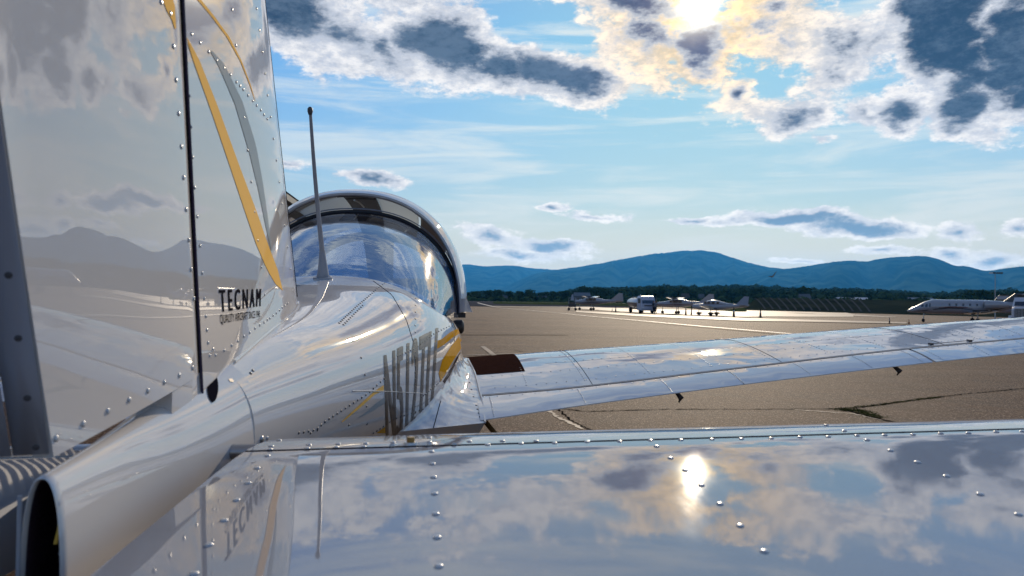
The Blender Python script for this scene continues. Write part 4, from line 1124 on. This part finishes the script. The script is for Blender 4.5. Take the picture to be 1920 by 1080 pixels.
# undercarriage
for s in (-1, 1):
    X = CX+s*.95
    V, Fc = tube([(CX+s*.30, 3.1, -.52), (CX+s*.62, 3.08, -.68), (X-s*.04, 3.05, -.98), (X-s*.02, 3.05, -1.07)], [.035, .032, .028, .02], 10)
    lg = make('gear_leg', V, Fc, M_white, AC)
    rs_ = [[(X+w, 3.05+r_*math.cos(a), -CAMH+.165+r_*math.sin(a)) for a in np.linspace(0, 2*math.pi, 28, endpoint=False)] for w, r_ in ((-.055, .09), (-.06, .13), (-.035, .162), (0, .168), (.035, .162), (.06, .13), (.055, .09))]
    V, Fc = loft(rs_); wh = make('wheel', V, Fc, M_tyre, lg)
V, Fc = tube([(CX, 5.3, -.5), (CX, 5.4, -1.05)], [.03, .025], 8); lg = make('nose_gear_leg', V, Fc, M_white, AC)
rs_ = [[(CX+w, 5.42+r_*math.cos(a), -CAMH+.14+r_*math.sin(a)) for a in np.linspace(0, 2*math.pi, 24, endpoint=False)] for w, r_ in ((-.05, .07), (-.05, .11), (0, .143), (.05, .11), (.05, .07))]
V, Fc = loft(rs_); make('nose_wheel', V, Fc, M_tyre, lg)
V, Fc = tube([(.19, 2.70, -.44), (.245, 2.62, -.50), (.30, 2.5, -.56)], .009, 8); make('step', V, Fc, M_brass, AC)
V, Fc = tube([(.165, 2.68, -.44), (.168, 2.67, -.458)], [.014, .008], 8); make('tie_down_ring', V, Fc, M_trim, AC)
V, Fc = loft([[(CX+x, 4.4+r_*math.cos(a), -.165+1.15*r_*math.sin(a)) for a in np.linspace(0, 2*math.pi, 16, endpoint=False)] for x, r_ in ((.50, .036), (.555, .036), (.565, .022))]); make('air_outlet', V, Fc, M_dark, AC)
V, Fc = tube([(CX, 6.0, -.27), (CX, 6.12, -.27), (CX, 6.24, -.27)], [.13, .11, .02], 16); sp = make('spinner', V, Fc, M_white, AC)
for s in (-1, 1):
    V, Fc = [], []; box(V, Fc, (CX, 6.08, -.27+s*.40), (.12, .03, .70)); make('propeller_blade', V, Fc, M_dark, sp, smooth=0)

# ================================================================== PARKED AIRCRAFT AND VEHICLES
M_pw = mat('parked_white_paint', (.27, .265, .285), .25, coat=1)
M_pred = mat('dark_maroon_paint', (.12, .03, .035), .3, coat=1)
M_pblk = mat('black_paint', (.02, .02, .025), .4, coat=.5)
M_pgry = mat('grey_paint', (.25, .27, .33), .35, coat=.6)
def local(name, V, Fc, m, parent, smooth=45, label=None):
    me = bpy.data.meshes.new(name); me.from_pydata([tuple(v) for v in V], [], Fc); me.update()
    if smooth:
        me.polygons.foreach_set('use_smooth', [True]*len(me.polygons)); me.set_sharp_from_angle(angle=R(smooth))
    o = link(name, me, m, parent)
    if label: o['label'] = label
    return o
def oval_loft(st, n=20):
    "stations (x, cz, half-width, half-height)"
    return loft([[(x, hw*math.cos(a), cz+hh*math.sin(a)) for a in np.linspace(0, 2*math.pi, n, endpoint=False)] for x, cz, hw, hh in st])
def slab(p0, p1, c0, c1, t0, t1):
    "a flying surface: root leading edge p0, tip leading edge p1 (chord runs towards +x), thickness in z"
    def sec(p, c, t): return [(p[0], p[1], p[2]), (p[0]+c*.3, p[1], p[2]+t/2), (p[0]+c, p[1], p[2]), (p[0]+c*.3, p[1], p[2]-t/2)]
    return loft([sec(p0, c0, t0), sec(p1, c1, t1)])
def vslab(pts, t):
    V = [(x, -t/2, z) for x, z in pts]+[(x, t/2, z) for x, z in pts]; n = len(pts)
    return V, [tuple(range(n-1, -1, -1)), tuple(range(n, 2*n))]+[(i, (i+1) % n, n+(i+1) % n, n+i) for i in range(n)]
def wheel(x, y, r, w=.14):
    return loft([[(x+q*math.cos(a), y+d, r+q*math.sin(a)) for a in np.linspace(0, 2*math.pi, 16, endpoint=False)] for d, q in ((-w/2, r*.6), (-w/2, r*.9), (0, r), (w/2, r*.9), (w/2, r*.6))])
def place(u, v, rz):
    p = on_ground(u, v); return (p.x, p.y, gz(p.x, p.y)+CAMH)
def at_dist(u, dist):
    d = ray(u, 570); h = math.hypot(d.x, d.y); x, y = d.x/h*dist, d.y/h*dist; return (x, y, gz(x, y)+CAMH)
# local frames: nose towards -x (left in the picture), z up
def low_wing(loc, rz, label):
    t = thing('parked_aeroplane', label, 'aeroplane', loc, None, rz)
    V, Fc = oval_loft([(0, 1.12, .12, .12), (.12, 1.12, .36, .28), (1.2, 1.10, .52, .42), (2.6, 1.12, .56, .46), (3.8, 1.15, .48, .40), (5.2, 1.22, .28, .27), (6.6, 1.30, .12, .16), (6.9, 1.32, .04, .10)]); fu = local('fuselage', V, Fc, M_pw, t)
    V, Fc = oval_loft([(1.35, 1.45, .20, .04), (1.9, 1.55, .44, .32), (2.5, 1.60, .48, .40), (3.2, 1.55, .46, .36), (4.4, 1.42, .30, .18), (5.3, 1.40, .14, .06)]); local('cabin_roof', V, Fc, M_pw, fu)
    for s in (-1, 1):
        for x, w in ((1.75, .32), (2.2, .42), (2.75, .42), (3.3, .32)):
            V, Fc = [], []; box(V, Fc, (x, s*.465, 1.62), (w*.9, .05, .26)); local('window', V, Fc, M_win, fu, 0)
        V, Fc = slab((1.9, s*.3, .82), (2.15, s*5.1, 1.28), 1.6, 1.25, .2, .1); local('wing', V, Fc, M_pw, t, 20)
        V, Fc = slab((5.9, s*.05, 1.35), (6.05, s*1.8, 1.38), .8, .65, .08, .05); local('tailplane', V, Fc, M_pw, t, 20)
    V, Fc = vslab([(5.4, 1.42), (6.4, 2.45), (6.95, 2.42), (6.85, 1.35)], .08); local('fin', V, Fc, M_pgry, t, 0)
    for x, y, h in ((.85, 0, .8), (2.7, 1.45, .85), (2.7, -1.45, .85)):
        V, Fc = tube([(x, y, .25), (x, y, h+.1)], .045, 6); lg = local('gear_leg', V, Fc, M_steel, t)
        V, Fc = wheel(x, y, .22); local('wheel', V, Fc, M_tyre, lg)
        V, Fc = oval_loft([(x-.38, .28, .02, .04), (x-.15, .33, .12, .14), (x+.2, .32, .11, .12), (x+.5, .30, .01, .02)], 10)
        local('wheel_fairing', [(a, b+y, c) for a, b, c in V], Fc, M_pblk, lg)
    V, Fc = tube([(-.22, 0, 1.12), (-.1, 0, 1.12), (0, 0, 1.12)], [.02, .1, .13], 12); sp = local('spinner', V, Fc, M_pblk, t)
    V, Fc = [], []; box(V, Fc, (-.06, 0, 1.12), (.04, .14, 1.8)); local('propeller', V, Fc, M_pblk, sp, 0)
    return t
def high_wing(loc, rz, label, trim=M_pred):
    t = thing('parked_aeroplane', label, 'aeroplane', loc, None, rz)
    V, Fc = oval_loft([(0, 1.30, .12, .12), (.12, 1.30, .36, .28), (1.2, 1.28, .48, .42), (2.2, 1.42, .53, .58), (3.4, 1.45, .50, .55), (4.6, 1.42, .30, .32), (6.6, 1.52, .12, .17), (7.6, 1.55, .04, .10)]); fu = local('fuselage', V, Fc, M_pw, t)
    V, Fc = oval_loft([(.1, 1.28, .365, .10), (1.2, 1.25, .49, .12), (2.2, 1.25, .54, .13), (3.4, 1.30, .51, .12), (4.8, 1.42, .30, .07), (6.5, 1.53, .13, .04)]); local('stripe', V, Fc, trim, fu)
    for s in (-1, 1):
        for x, w in ((1.95, .35), (2.55, .6), (3.2, .45)):
            V, Fc = [], []; box(V, Fc, (x, s*.50, 1.68), (w*.9, .07, .32)); local('window', V, Fc, M_win, fu, 0)
        V, Fc = slab((1.75, s*.2, 2.05), (1.95, s*5.4, 2.22), 1.6, 1.1, .2, .1); local('wing', V, Fc, M_pw, t, 20)
        V, Fc = tube([(2.3, s*.5, .95), (2.35, s*2.6, 2.06)], .04, 6); local('strut', V, Fc, M_pw, t)
        V, Fc = slab((6.5, s*.05, 1.6), (6.75, s*1.7, 1.6), .9, .6, .08, .05); local('tailplane', V, Fc, M_pw, t, 20)
    V, Fc = vslab([(5.6, 1.65), (6.9, 2.75), (7.5, 2.72), (7.6, 1.5)], .08); local('fin', V, Fc, M_pw, t, 0)
    for x, y in ((.75, 0), (2.75, 1.2), (2.75, -1.2)):
        V, Fc = tube([(x, y*.4, .95), (x, y, .25)], .045, 6); lg = local('gear_leg', V, Fc, M_steel, t)
        V, Fc = wheel(x, y, .22); local('wheel', V, Fc, M_tyre, lg)
    V, Fc = tube([(-.22, 0, 1.3), (-.1, 0, 1.3), (0, 0, 1.3)], [.02, .1, .13], 12); sp = local('spinner', V, Fc, M_pblk, t)
    V, Fc = [], []; box(V, Fc, (-.06, 0, 1.3), (.04, .14, 1.8)); local('propeller', V, Fc, M_pblk, sp, 0)
    return t
def cam_rz(u, extra=0):
    "turn so that local +x points to the right as seen from here"
    d = ray(u, 560); return -math.atan2(d.x, d.y)+R(extra)
low_wing(at_dist(1298, 97), cam_rz(1340, -14), 'white low-wing aeroplane with swept grey fin, nearest of the parked row')
high_wing(at_dist(1232, 104), cam_rz(1260, -8), 'high-wing aeroplane with maroon stripe, parked just right of the fuel truck')
high_wing(at_dist(1078, 118), cam_rz(1110, -10), 'dark striped high-wing aeroplane at the left end of the parked row', M_pblk)
# equipment stack at far left: mobile work stand on a cart
def stand(loc, rz):
    t = thing('service_stand', 'dark wheeled service stand with a pale pointed cowl at the left end of the row', 'service stand', loc, None, rz)
    V, Fc = [], []; box(V, Fc, (0, 0, .75), (1.1, .9, .5)); box(V, Fc, (0, 0, 1.15), (.9, .8, .25)); local('cabinet', V, Fc, M_pblk, t, 0)
    V, Fc = loft([[(-.28, -.2, 1.5), (.28, -.2, 1.5), (.28, .2, 1.5), (-.28, .2, 1.5)], [(-.08, -.1, 2.4), (.08, -.1, 2.4), (.08, .1, 2.4), (-.08, .1, 2.4)]]); local('cowl', V, Fc, M_pgry, t, 0)
    for x in (-.5, .5):
        for y in (-.4, .4):
            V, Fc = tube([(x, y, .2), (x, y, 1.9)], .035, 6); local('post', V, Fc, M_pgry, t)
            V, Fc = wheel(x, y, .2, .12); local('wheel', V, Fc, M_tyre, t)
    for y in (-.4, .4):
        V, Fc = tube([(-.5, y, 1.9), (.5, y, 1.9)], .03, 6); local('rail', V, Fc, M_pgry, t)
stand(at_dist(1073, 112), cam_rz(1073))
# fuel truck
def truck(loc, rz):
    t = thing('fuel_truck', 'white cab-over fuel truck with steel tank, parked between two aeroplanes', 'fuel truck', loc, None, rz)
    # local: front towards -y (camera), slightly turned
    def sec(y, w, z0, z1, k=.08): return [(-w, y, z0), (w, y, z0), (w, y, z1-.25), (w-k, y, z1), (-w+k, y, z1), (-w, y, z1-.25)]
    V, Fc = loft([sec(-2.75, .93, .45, 1.3), sec(-2.72, .96, .45, 1.35), sec(-2.5, .97, .45, 2.25, .12), sec(-2.3, .97, .45, 2.33, .12), sec(-1.1, .97, .45, 2.33, .12)]); cab = local('cab', V, Fc, mat('truck_white', (.42, .43, .52), .35, coat=.5), t, 25)
    V = [(-.84, -2.745, 1.32), (.84, -2.745, 1.32), (.80, -2.53, 2.08), (-.80, -2.53, 2.08)]; local('windscreen', V, [(0, 1, 2, 3)], M_win, cab, 0)
    for s in (-1, 1):
        V, Fc = [], []; box(V, Fc, (s*.975, -1.95, 1.68), (.03, .85, .62)); local('side_window', V, Fc, M_win, cab, 0)
        V, Fc = [], []; box(V, Fc, (s*1.12, -2.6, 1.75), (.14, .08, .42)); local('mirror', V, Fc, M_pblk, cab, 0)
        V, Fc = [], []; box(V, Fc, (s*.72, -2.77, .78), (.28, .05, .18)); local('headlight', V, Fc, mat('headlight_glass', (.6, .62, .65), .1, coat=1), cab, 0)
    V, Fc = [], []; box(V, Fc, (0, -2.77, 1.05), (1.1, .04, .14)); local('grille', V, Fc, M_pblk, cab, 0)
    V, Fc = [], []; box(V, Fc, (0, -2.80, .52), (1.9, .14, .26)); local('bumper', V, Fc, M_pgry, cab, 0)
    V, Fc = [], []; box(V, Fc, (0, .8, .62), (.9, 5.4, .22)); local('chassis', V, Fc, M_pblk, t, 0)
    V, Fc = loft([[(.92*math.cos(a)*k, y, 1.45+.62*math.sin(a)*k) for a in np.linspace(0, 2*math.pi, 24, endpoint=False)] for y, k in ((-.85, .5), (-.8, .93), (-.7, 1), (3.2, 1), (3.3, .93), (3.36, .5))]); tk = local('tank', V, Fc, mat('tank_steel', (.5, .5, .52), .3, metal=.6), t)
    V, Fc = [], []; box(V, Fc, (0, -.95, 1.4), (1.7, .12, 1.3)); local('pump_cabinet', V, Fc, M_pgry, t, 0)
    for y in (-.3, 1.5, 2.9):
        V, Fc = tube([(0, y, 2.05), (0, y, 2.22)], [.2, .2], 12); local('hatch', V, Fc, M_steel, tk)
    for s in (-1, 1):
        V, Fc = [], []; box(V, Fc, (s*.98, 1.2, 1.35), (.03, 3.4, .12)); local('side_band', V, Fc, M_pred, tk, 0)
    for x in (-.6, .6):
        V, Fc = tube([(x, -1.4, 2.33), (x, -1.4, 2.52)], [.07, .05], 8); local('beacon', V, Fc, mat('amber_beacon', (.7, .6, .5), .3), cab)
    for x in (-.82, .82):
        for y in (-2.0, 1.9):
            V, Fc = loft([[(x+d, y+q*math.cos(a), .40+q*math.sin(a)) for a in np.linspace(0, 2*math.pi, 20, endpoint=False)] for d, q in ((-.13, .25), (-.13, .37), (0, .40), (.13, .37), (.13, .25))]); w = local('wheel', V, Fc, M_tyre, t)
            V, Fc = loft([[(x+math.copysign(d, x), y+q*math.cos(a), .40+q*math.sin(a)) for a in np.linspace(0, 2*math.pi, 16, endpoint=False)] for d, q in ((.10, .22), (.135, .2), (.12, .08))]); local('hub', V, Fc, M_pgry, w)
truck(at_dist(1202, 103), cam_rz(1200, 20))
# people
def person(loc, rz, label, shirt, trousers, stride, arm):
    t = thing('person', label, 'person', loc, None, rz)
    me = bpy.data.meshes.new('body'); bm = bmesh.new()
    J = {'pel': (0, 0, .95, .13), 'ch': (0, .01, 1.25, .155), 'nk': (0, .01, 1.46, .06), 'hd': (0, -.01, 1.58, .095), 'ht': (0, 0, 1.70, .085),
         'hl': (-.1, 0, .90, .10), 'kl': (-.11, -.04-stride*.4, .50, .065), 'al': (-.11, stride*.5, .09, .045), 'fl': (-.12, stride*.5-.16, .04, .035),
         'hr': (.1, 0, .90, .10), 'kr': (.11, -.04+stride*.2, .50, .065), 'ar': (.11, -stride*.4, .09, .045), 'fr': (.12, -stride*.4-.16, .04, .035),
         'sl': (-.19, .01, 1.40, .06), 'el': (-.26, 0, 1.13, .045), 'wl': (-.24, -.12-arm, .92+arm*.9, .032), 'xl': (-.23, -.17-arm, .86+arm, .03),
         'sr': (.19, .01, 1.40, .06), 'er': (.26, .02, 1.13, .045), 'wr': (.25, -.10, .90, .032), 'xr': (.24, -.13, .83, .03)}
    E = [('pel', 'ch'), ('ch', 'nk'), ('nk', 'hd'), ('hd', 'ht'), ('pel', 'hl'), ('hl', 'kl'), ('kl', 'al'), ('al', 'fl'), ('pel', 'hr'), ('hr', 'kr'), ('kr', 'ar'), ('ar', 'fr'),
         ('ch', 'sl'), ('sl', 'el'), ('el', 'wl'), ('wl', 'xl'), ('ch', 'sr'), ('sr', 'er'), ('er', 'wr'), ('wr', 'xr')]
    ks = list(J); 
    for k in ks: bm.verts.new(J[k][:3])
    bm.verts.ensure_lookup_table()
    for a, b in E: bm.edges.new((bm.verts[ks.index(a)], bm.verts[ks.index(b)]))
    lay = bm.verts.layers.skin.verify()
    for i, k in enumerate(ks):
        bm.verts[i][lay].radius = (J[k][3], J[k][3]*.8)
    bm.verts[0][lay].use_root = True
    bm.to_mesh(me); bm.free()
    tmp = bpy.data.objects.new('tmp', me); COL.objects.link(tmp); tmp.modifiers.new('s', 'SKIN'); sd = tmp.modifiers.new('d', 'SUBSURF'); sd.levels = 1
    bpy.context.view_layer.update(); dg = bpy.context.evaluated_depsgraph_get(); m2 = bpy.data.meshes.new_from_object(tmp.evaluated_get(dg)); bpy.data.objects.remove(tmp)
    skin = mat('skin', (.35, .2, .14), .6); sh = mat('shirt', shirt, .8); tr = mat('trousers', trousers, .8); ha = mat('hair', (.03, .02, .015), .7)
    m2.materials.clear()
    for m_ in (skin, sh, tr, ha): m2.materials.append(m_)
    for p in m2.polygons:
        c = p.center; p.use_smooth = True
        p.material_index = 2 if c.z < .93 and abs(c.x) < .2 else (1 if c.z < 1.45 and not (c.z < 1.0 and abs(c.x) > .2) else (3 if c.z > 1.62 or (c.y > .03 and c.z > 1.52) else 0))
    o = link('body', m2, None, t)
    return t
person(at_dist(1225.5, 100), cam_rz(1225, 40), 'person in dark clothes standing just right of the fuel truck', (.05, .055, .07), (.02, .02, .03), .15, .15)
person(at_dist(1229.5, 98), cam_rz(1229, -60), 'person in grey top standing beside the other at the propeller', (.16, .17, .20), (.04, .03, .03), -.1, .05)
# cones
M_cone = mat('cone_orange', (.22, .055, .02), .6); M_cone_d = mat('cone_dark', (.04, .03, .03), .7); M_cw = mat('cone_white', (.5, .5, .5), .6)
CM = {}
def cone(u, v, dist, h, m, label):
    p = at_dist(u, dist); t = thing('traffic_cone', label, 'traffic cone', p, 'marker cones along the parked aircraft')
    V, Fc = tube([(0, 0, .03), (0, 0, h*.6), (0, 0, h)], [h*.13, h*.075, h*.03], 10); local('cone_body', V, Fc, m, t)
    V, Fc = tube([(0, 0, h*.55), (0, 0, h*.68)], [h*.085, h*.07], 10); local('collar', V, Fc, M_cw, t)
    V, Fc = [], []; box(V, Fc, (0, 0, .02), (h*.4, h*.4, .04)); local('foot', V, Fc, M_cone_d, t, 0)
for a in ((1148, 0, 115, .5, M_cone_d, 'short dark cone left of the fuel truck, the farther of two'), (1154.5, 0, 105, .85, M_cone_d, 'tall dark cone immediately left of the fuel truck wheels'), (1286, 0, 96, 1.0, M_cone_d, 'dark cone under the tail of the high-wing aeroplane'),
          (1296.5, 0, 98, .9, M_cone, 'red-orange cone in front of the low-wing aeroplane nose'), (1376, 0, 93, 1.2, M_cone_d, 'tall dark cone under the swept fin of the low-wing aeroplane'), (1426, 0, 94, 1.1, M_cone_d, 'lone dark cone right of the parked row on the pale concrete'),
          (1668, 0, 80, .6, M_cone_d, 'small cone left of the business jet, the farther one from its nose'), (1704.5, 0, 82, .5, M_cone, 'small cone close under the nose of the business jet')): cone(*a)
# business jet
def jet(loc, rz):
    t = thing('business_jet', 'white business jet with dark red and blue swoosh parked at the right', 'jet', loc, None, rz)
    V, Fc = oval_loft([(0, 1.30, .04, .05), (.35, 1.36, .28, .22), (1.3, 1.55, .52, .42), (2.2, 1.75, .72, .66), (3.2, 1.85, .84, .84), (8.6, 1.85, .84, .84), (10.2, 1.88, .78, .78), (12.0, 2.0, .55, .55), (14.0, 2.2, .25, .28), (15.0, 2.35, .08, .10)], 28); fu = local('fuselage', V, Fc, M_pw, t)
    def side(name, pts, m, w=.012):
        # stripe following the fuselage side nearest the camera (-y)
        V, Fc = [], []
        st = [(0, 1.30, .04, .05), (.35, 1.36, .28, .22), (1.3, 1.55, .52, .42), (2.2, 1.75, .72, .66), (3.2, 1.85, .84, .84), (8.6, 1.85, .84, .84), (10.2, 1.88, .78, .78), (12.0, 2.0, .55, .55), (14.0, 2.2, .25, .28), (15.0, 2.35, .08, .10)]
        for x, za, zb in pts:
            cz, hw, hh = interp(x, st)
            for z in (za, (za+zb)/2, zb):
                k = max(-1, min(1, (z-cz)/hh)); V.append((x, -(hw*math.sqrt(max(1-k*k, 0))+w), z))
        for i in range(len(pts)-1):
            for j in (0, 1): Fc.append((i*3+j, i*3+j+1, i*3+j+4, i*3+j+3))
        return local(name, V, Fc, m, fu)
    side('swoosh', [(1.2, 1.38, 1.36), (2.2, 1.42, 1.34), (3.5, 1.62, 1.50), (5.2, 1.78, 1.66), (7, 1.74, 1.64), (8.5, 1.52, 1.46), (9.5, 1.44, 1.36)], M_pblk)
    side('red_swoosh', [(4.0, 1.80, 1.74), (5.5, 1.92, 1.80), (7.2, 1.88, 1.76), (8.2, 1.70, 1.66)], M_pred, .014)
    side('swoosh', [(8.2, 1.50, 1.36), (9.5, 1.50, 1.28), (11, 1.66, 1.52), (12.8, 2.0, 1.94)], M_pblk, .016)
    for x, w in ((1.75, .30), (2.25, .30), (2.75, .18)): side('cockpit_window', [(x, 1.98+.02*(x-1.7), 1.78), (x+w*.5, 2.12+.1*(x-1.7), 1.80), (x+w, 2.16+.1*(x-1.7), 1.80)], M_win, .016)
    for x in (5.2, 6.05, 6.9, 7.75, 8.6): side('window', [(x, 2.22, 1.98), (x+.12, 2.25, 1.95), (x+.24, 2.22, 1.98)], M_win, .016)
    for x in (3.45, 4.2): side('door_seam', [(x, 2.40, 1.55), (x+.03, 2.40, 1.55)], M_pgry, .014)
    for s in (-1, 1):
        V, Fc = slab((7.0, s*.6, 1.12), (9.2, s*7.6, 1.48), 3.0, 1.0, .32, .1); local('wing', V, Fc, M_pw, t, 20)
        V, Fc = loft([[(x, s*1.35+r_*math.cos(a), 2.15+r_*math.sin(a)) for a in np.linspace(0, 2*math.pi, 20, endpoint=False)] for x, r_ in ((9.9, .18), (9.55, .36), (9.45, .42), (9.6, .47), (11.0, .46), (12.3, .30), (12.4, .2))]); en = local('engine', V, Fc, M_pw, t)
        V, Fc = loft([[(x, s*1.35+r_*math.cos(a), 2.15+r_*math.sin(a)) for a in np.linspace(0, 2*math.pi, 20, endpoint=False)] for x, r_ in ((9.44, .36), (9.46, .2), (9.47, .05))]); local('intake', V, Fc, M_pblk, en)
        V, Fc = slab((13.4, s*.05, 3.3), (14.5, s*2.6, 3.35), 1.0, .6, .1, .06); local('tailplane', V, Fc, M_pw, t, 20)
        V, Fc = tube([(8.6, s*2.0, 1.15), (8.6, s*2.0, .35)], .07, 8); lg = local('gear_leg', V, Fc, M_steel, t)
        V, Fc = wheel(8.6, s*2.0, .30, .3); local('wheel', V, Fc, M_tyre, lg)
    V, Fc = vslab([(11.8, 2.4), (13.4, 3.45), (14.8, 3.5), (14.6, 2.4)], .2); local('fin', V, Fc, mat('navy_paint', (.03, .045, .06), .4), t, 0)
    V, Fc = tube([(2.2, 0, 1.2), (2.1, 0, .3)], .06, 8); lg = local('nose_gear_leg', V, Fc, M_steel, t)
    V, Fc = wheel(2.1, 0, .22, .2); local('nose_wheel', V, Fc, M_tyre, lg)
    t.scale = (.80, 1, 1)
jet(at_dist(1701, 100), cam_rz(1780, 6))
# darker plane behind the jet
def twin_tail(loc, rz):
    t = thing('parked_aeroplane', 'dark grey aeroplane tail and wing showing behind the business jet', 'aeroplane', loc, None, rz)
    V, Fc = oval_loft([(0, 1.9, .1, .1), (1, 1.9, .6, .5), (4, 2.0, .7, .65), (8, 2.2, .35, .35), (10, 2.4, .1, .12)]); local('fuselage', V, Fc, M_pgry, t)
    V, Fc = vslab([(-.2, 2.3), (1.0, 3.9), (2.2, 3.9), (1.8, 2.3)], .15); f = local('fin', V, Fc, M_pblk, t, 0)
    V, Fc = [], []; box(V, Fc, (1.5, -.1, 3.5), (1.6, .05, .45)); local('tail_number_panel', V, Fc, M_pgry, f, 0)
    for s in (-1, 1):
        V, Fc = slab((2.4, s*.3, 2.4), (2.0, s*6.5, 2.5), 1.8, 1.1, .22, .12); local('wing', V, Fc, M_pw, t, 20)
        V, Fc = tube([(4, s*1.2, 1.9), (4, s*1.2, .3)], .06, 6); lg = local('gear_leg', V, Fc, M_steel, t)
        V, Fc = wheel(4, s*1.2, .3, .2); local('wheel', V, Fc, M_tyre, lg)
twin_tail(at_dist(1858, 125), cam_rz(1870, 12))
# truck at the right edge
def semi(loc, rz):
    t = thing('lorry', 'white bonneted lorry with chrome grille cut by the right picture edge', 'lorry', loc, None, rz)
    mw = mat('lorry_white', (.5, .5, .54), .3, coat=.8)
    def sec(y, w, z0, z1, k): return [(-w, y, z0), (w, y, z0), (w, y, z1-k), (w-k, y, z1), (-w+k, y, z1), (-w, y, z1-k)]
    V, Fc = loft([sec(-1.9, .72, .75, 1.90, .25), sec(-1.8, .85, .7, 2.0, .25), sec(0, 1.0, .7, 2.15, .2)]); hd = local('bonnet', V, Fc, mw, t, 25)
    V, Fc = loft([sec(0, 1.12, .6, 2.0, .1), sec(.15, 1.12, .6, 2.1, .1), sec(.6, 1.05, .6, 2.95, .15), sec(2.0, 1.05, .6, 3.0, .15)]); cab = local('cab', V, Fc, mw, t, 25)
    V = [(-.95, .14, 2.12), (.95, .14, 2.12), (.9, .56, 2.85), (-.9, .56, 2.85)]; local('windscreen', V, [(0, 1, 2, 3)], M_win, cab, 0)
    V, Fc = [], []; box(V, Fc, (0, -1.93, 1.35), (1.15, .05, .95)); gr = local('grille', V, Fc, M_pblk, hd, 0)
    for k in range(9):
        V, Fc = [], []; box(V, Fc, (-.5+k*.125, -1.97, 1.35), (.06, .04, .9)); local('grille_bar', V, Fc, M_steel, gr, 0)
    V, Fc = [], []; box(V, Fc, (0, -2.05, .62), (2.2, .25, .35)); bp = local('bumper', V, Fc, M_pblk, t, 0)
    for s in (-1, 1):
        V, Fc = loft([[(s*(.78+.3*k), -1.75+.9*math.cos(a)*.5, .55+.62*math.sin(a)) for a in np.linspace(0, math.pi, 10)] for k in (0, 1)], close=False); local('fender', V, Fc, mw, t)
        V, Fc = [], []; box(V, Fc, (s*.92, -1.98, 1.05), (.26, .1, .22)); local('headlight', V, Fc, mat('lorry_lamp', (.6, .6, .62), .1, coat=1), hd, 0)
        V, Fc = loft([[(s*1.0+d, -1.35+q*math.cos(a), .5+q*math.sin(a)) for a in np.linspace(0, 2*math.pi, 20, endpoint=False)] for d, q in ((-.14, .3), (-.14, .47), (.14, .47), (.14, .3))]); local('wheel', V, Fc, M_tyre, t)
        V, Fc = loft([[(s*.95+d, 3.4+q*math.cos(a), .5+q*math.sin(a)) for a in np.linspace(0, 2*math.pi, 20, endpoint=False)] for d, q in ((-.2, .3), (-.2, .47), (.2, .47), (.2, .3))]); local('wheel', V, Fc, M_tyre, t)
    V, Fc = [], []; box(V, Fc, (0, 3.0, 2.0), (2.3, 3.4, 2.0)); local('cargo_body', V, Fc, mw, t, 0)
semi(at_dist(1922, 92), cam_rz(1922, -9))

# ================================================================== haze
V, Fc = [], []; box(V, Fc, (0, 0, 300), (23000, 23000, 605))
hz_ = make('haze', V, Fc, None, smooth=0); hz_['kind'] = 'stuff'
hm = bpy.data.materials.new('haze'); hm.use_nodes = True; t = hm.node_tree; t.nodes.clear()
pv = t.nodes.new('ShaderNodeVolumePrincipled'); pv.inputs['Color'].default_value = (.05, .36, .92, 1); pv.inputs['Density'].default_value = 6.2e-5; pv.inputs['Anisotropy'].default_value = 0.45
mo = t.nodes.new('ShaderNodeOutputMaterial'); t.links.new(pv.outputs[0], mo.inputs['Volume']); hz_.data.materials.append(hm)
hz_.location = (0, 0, 0)
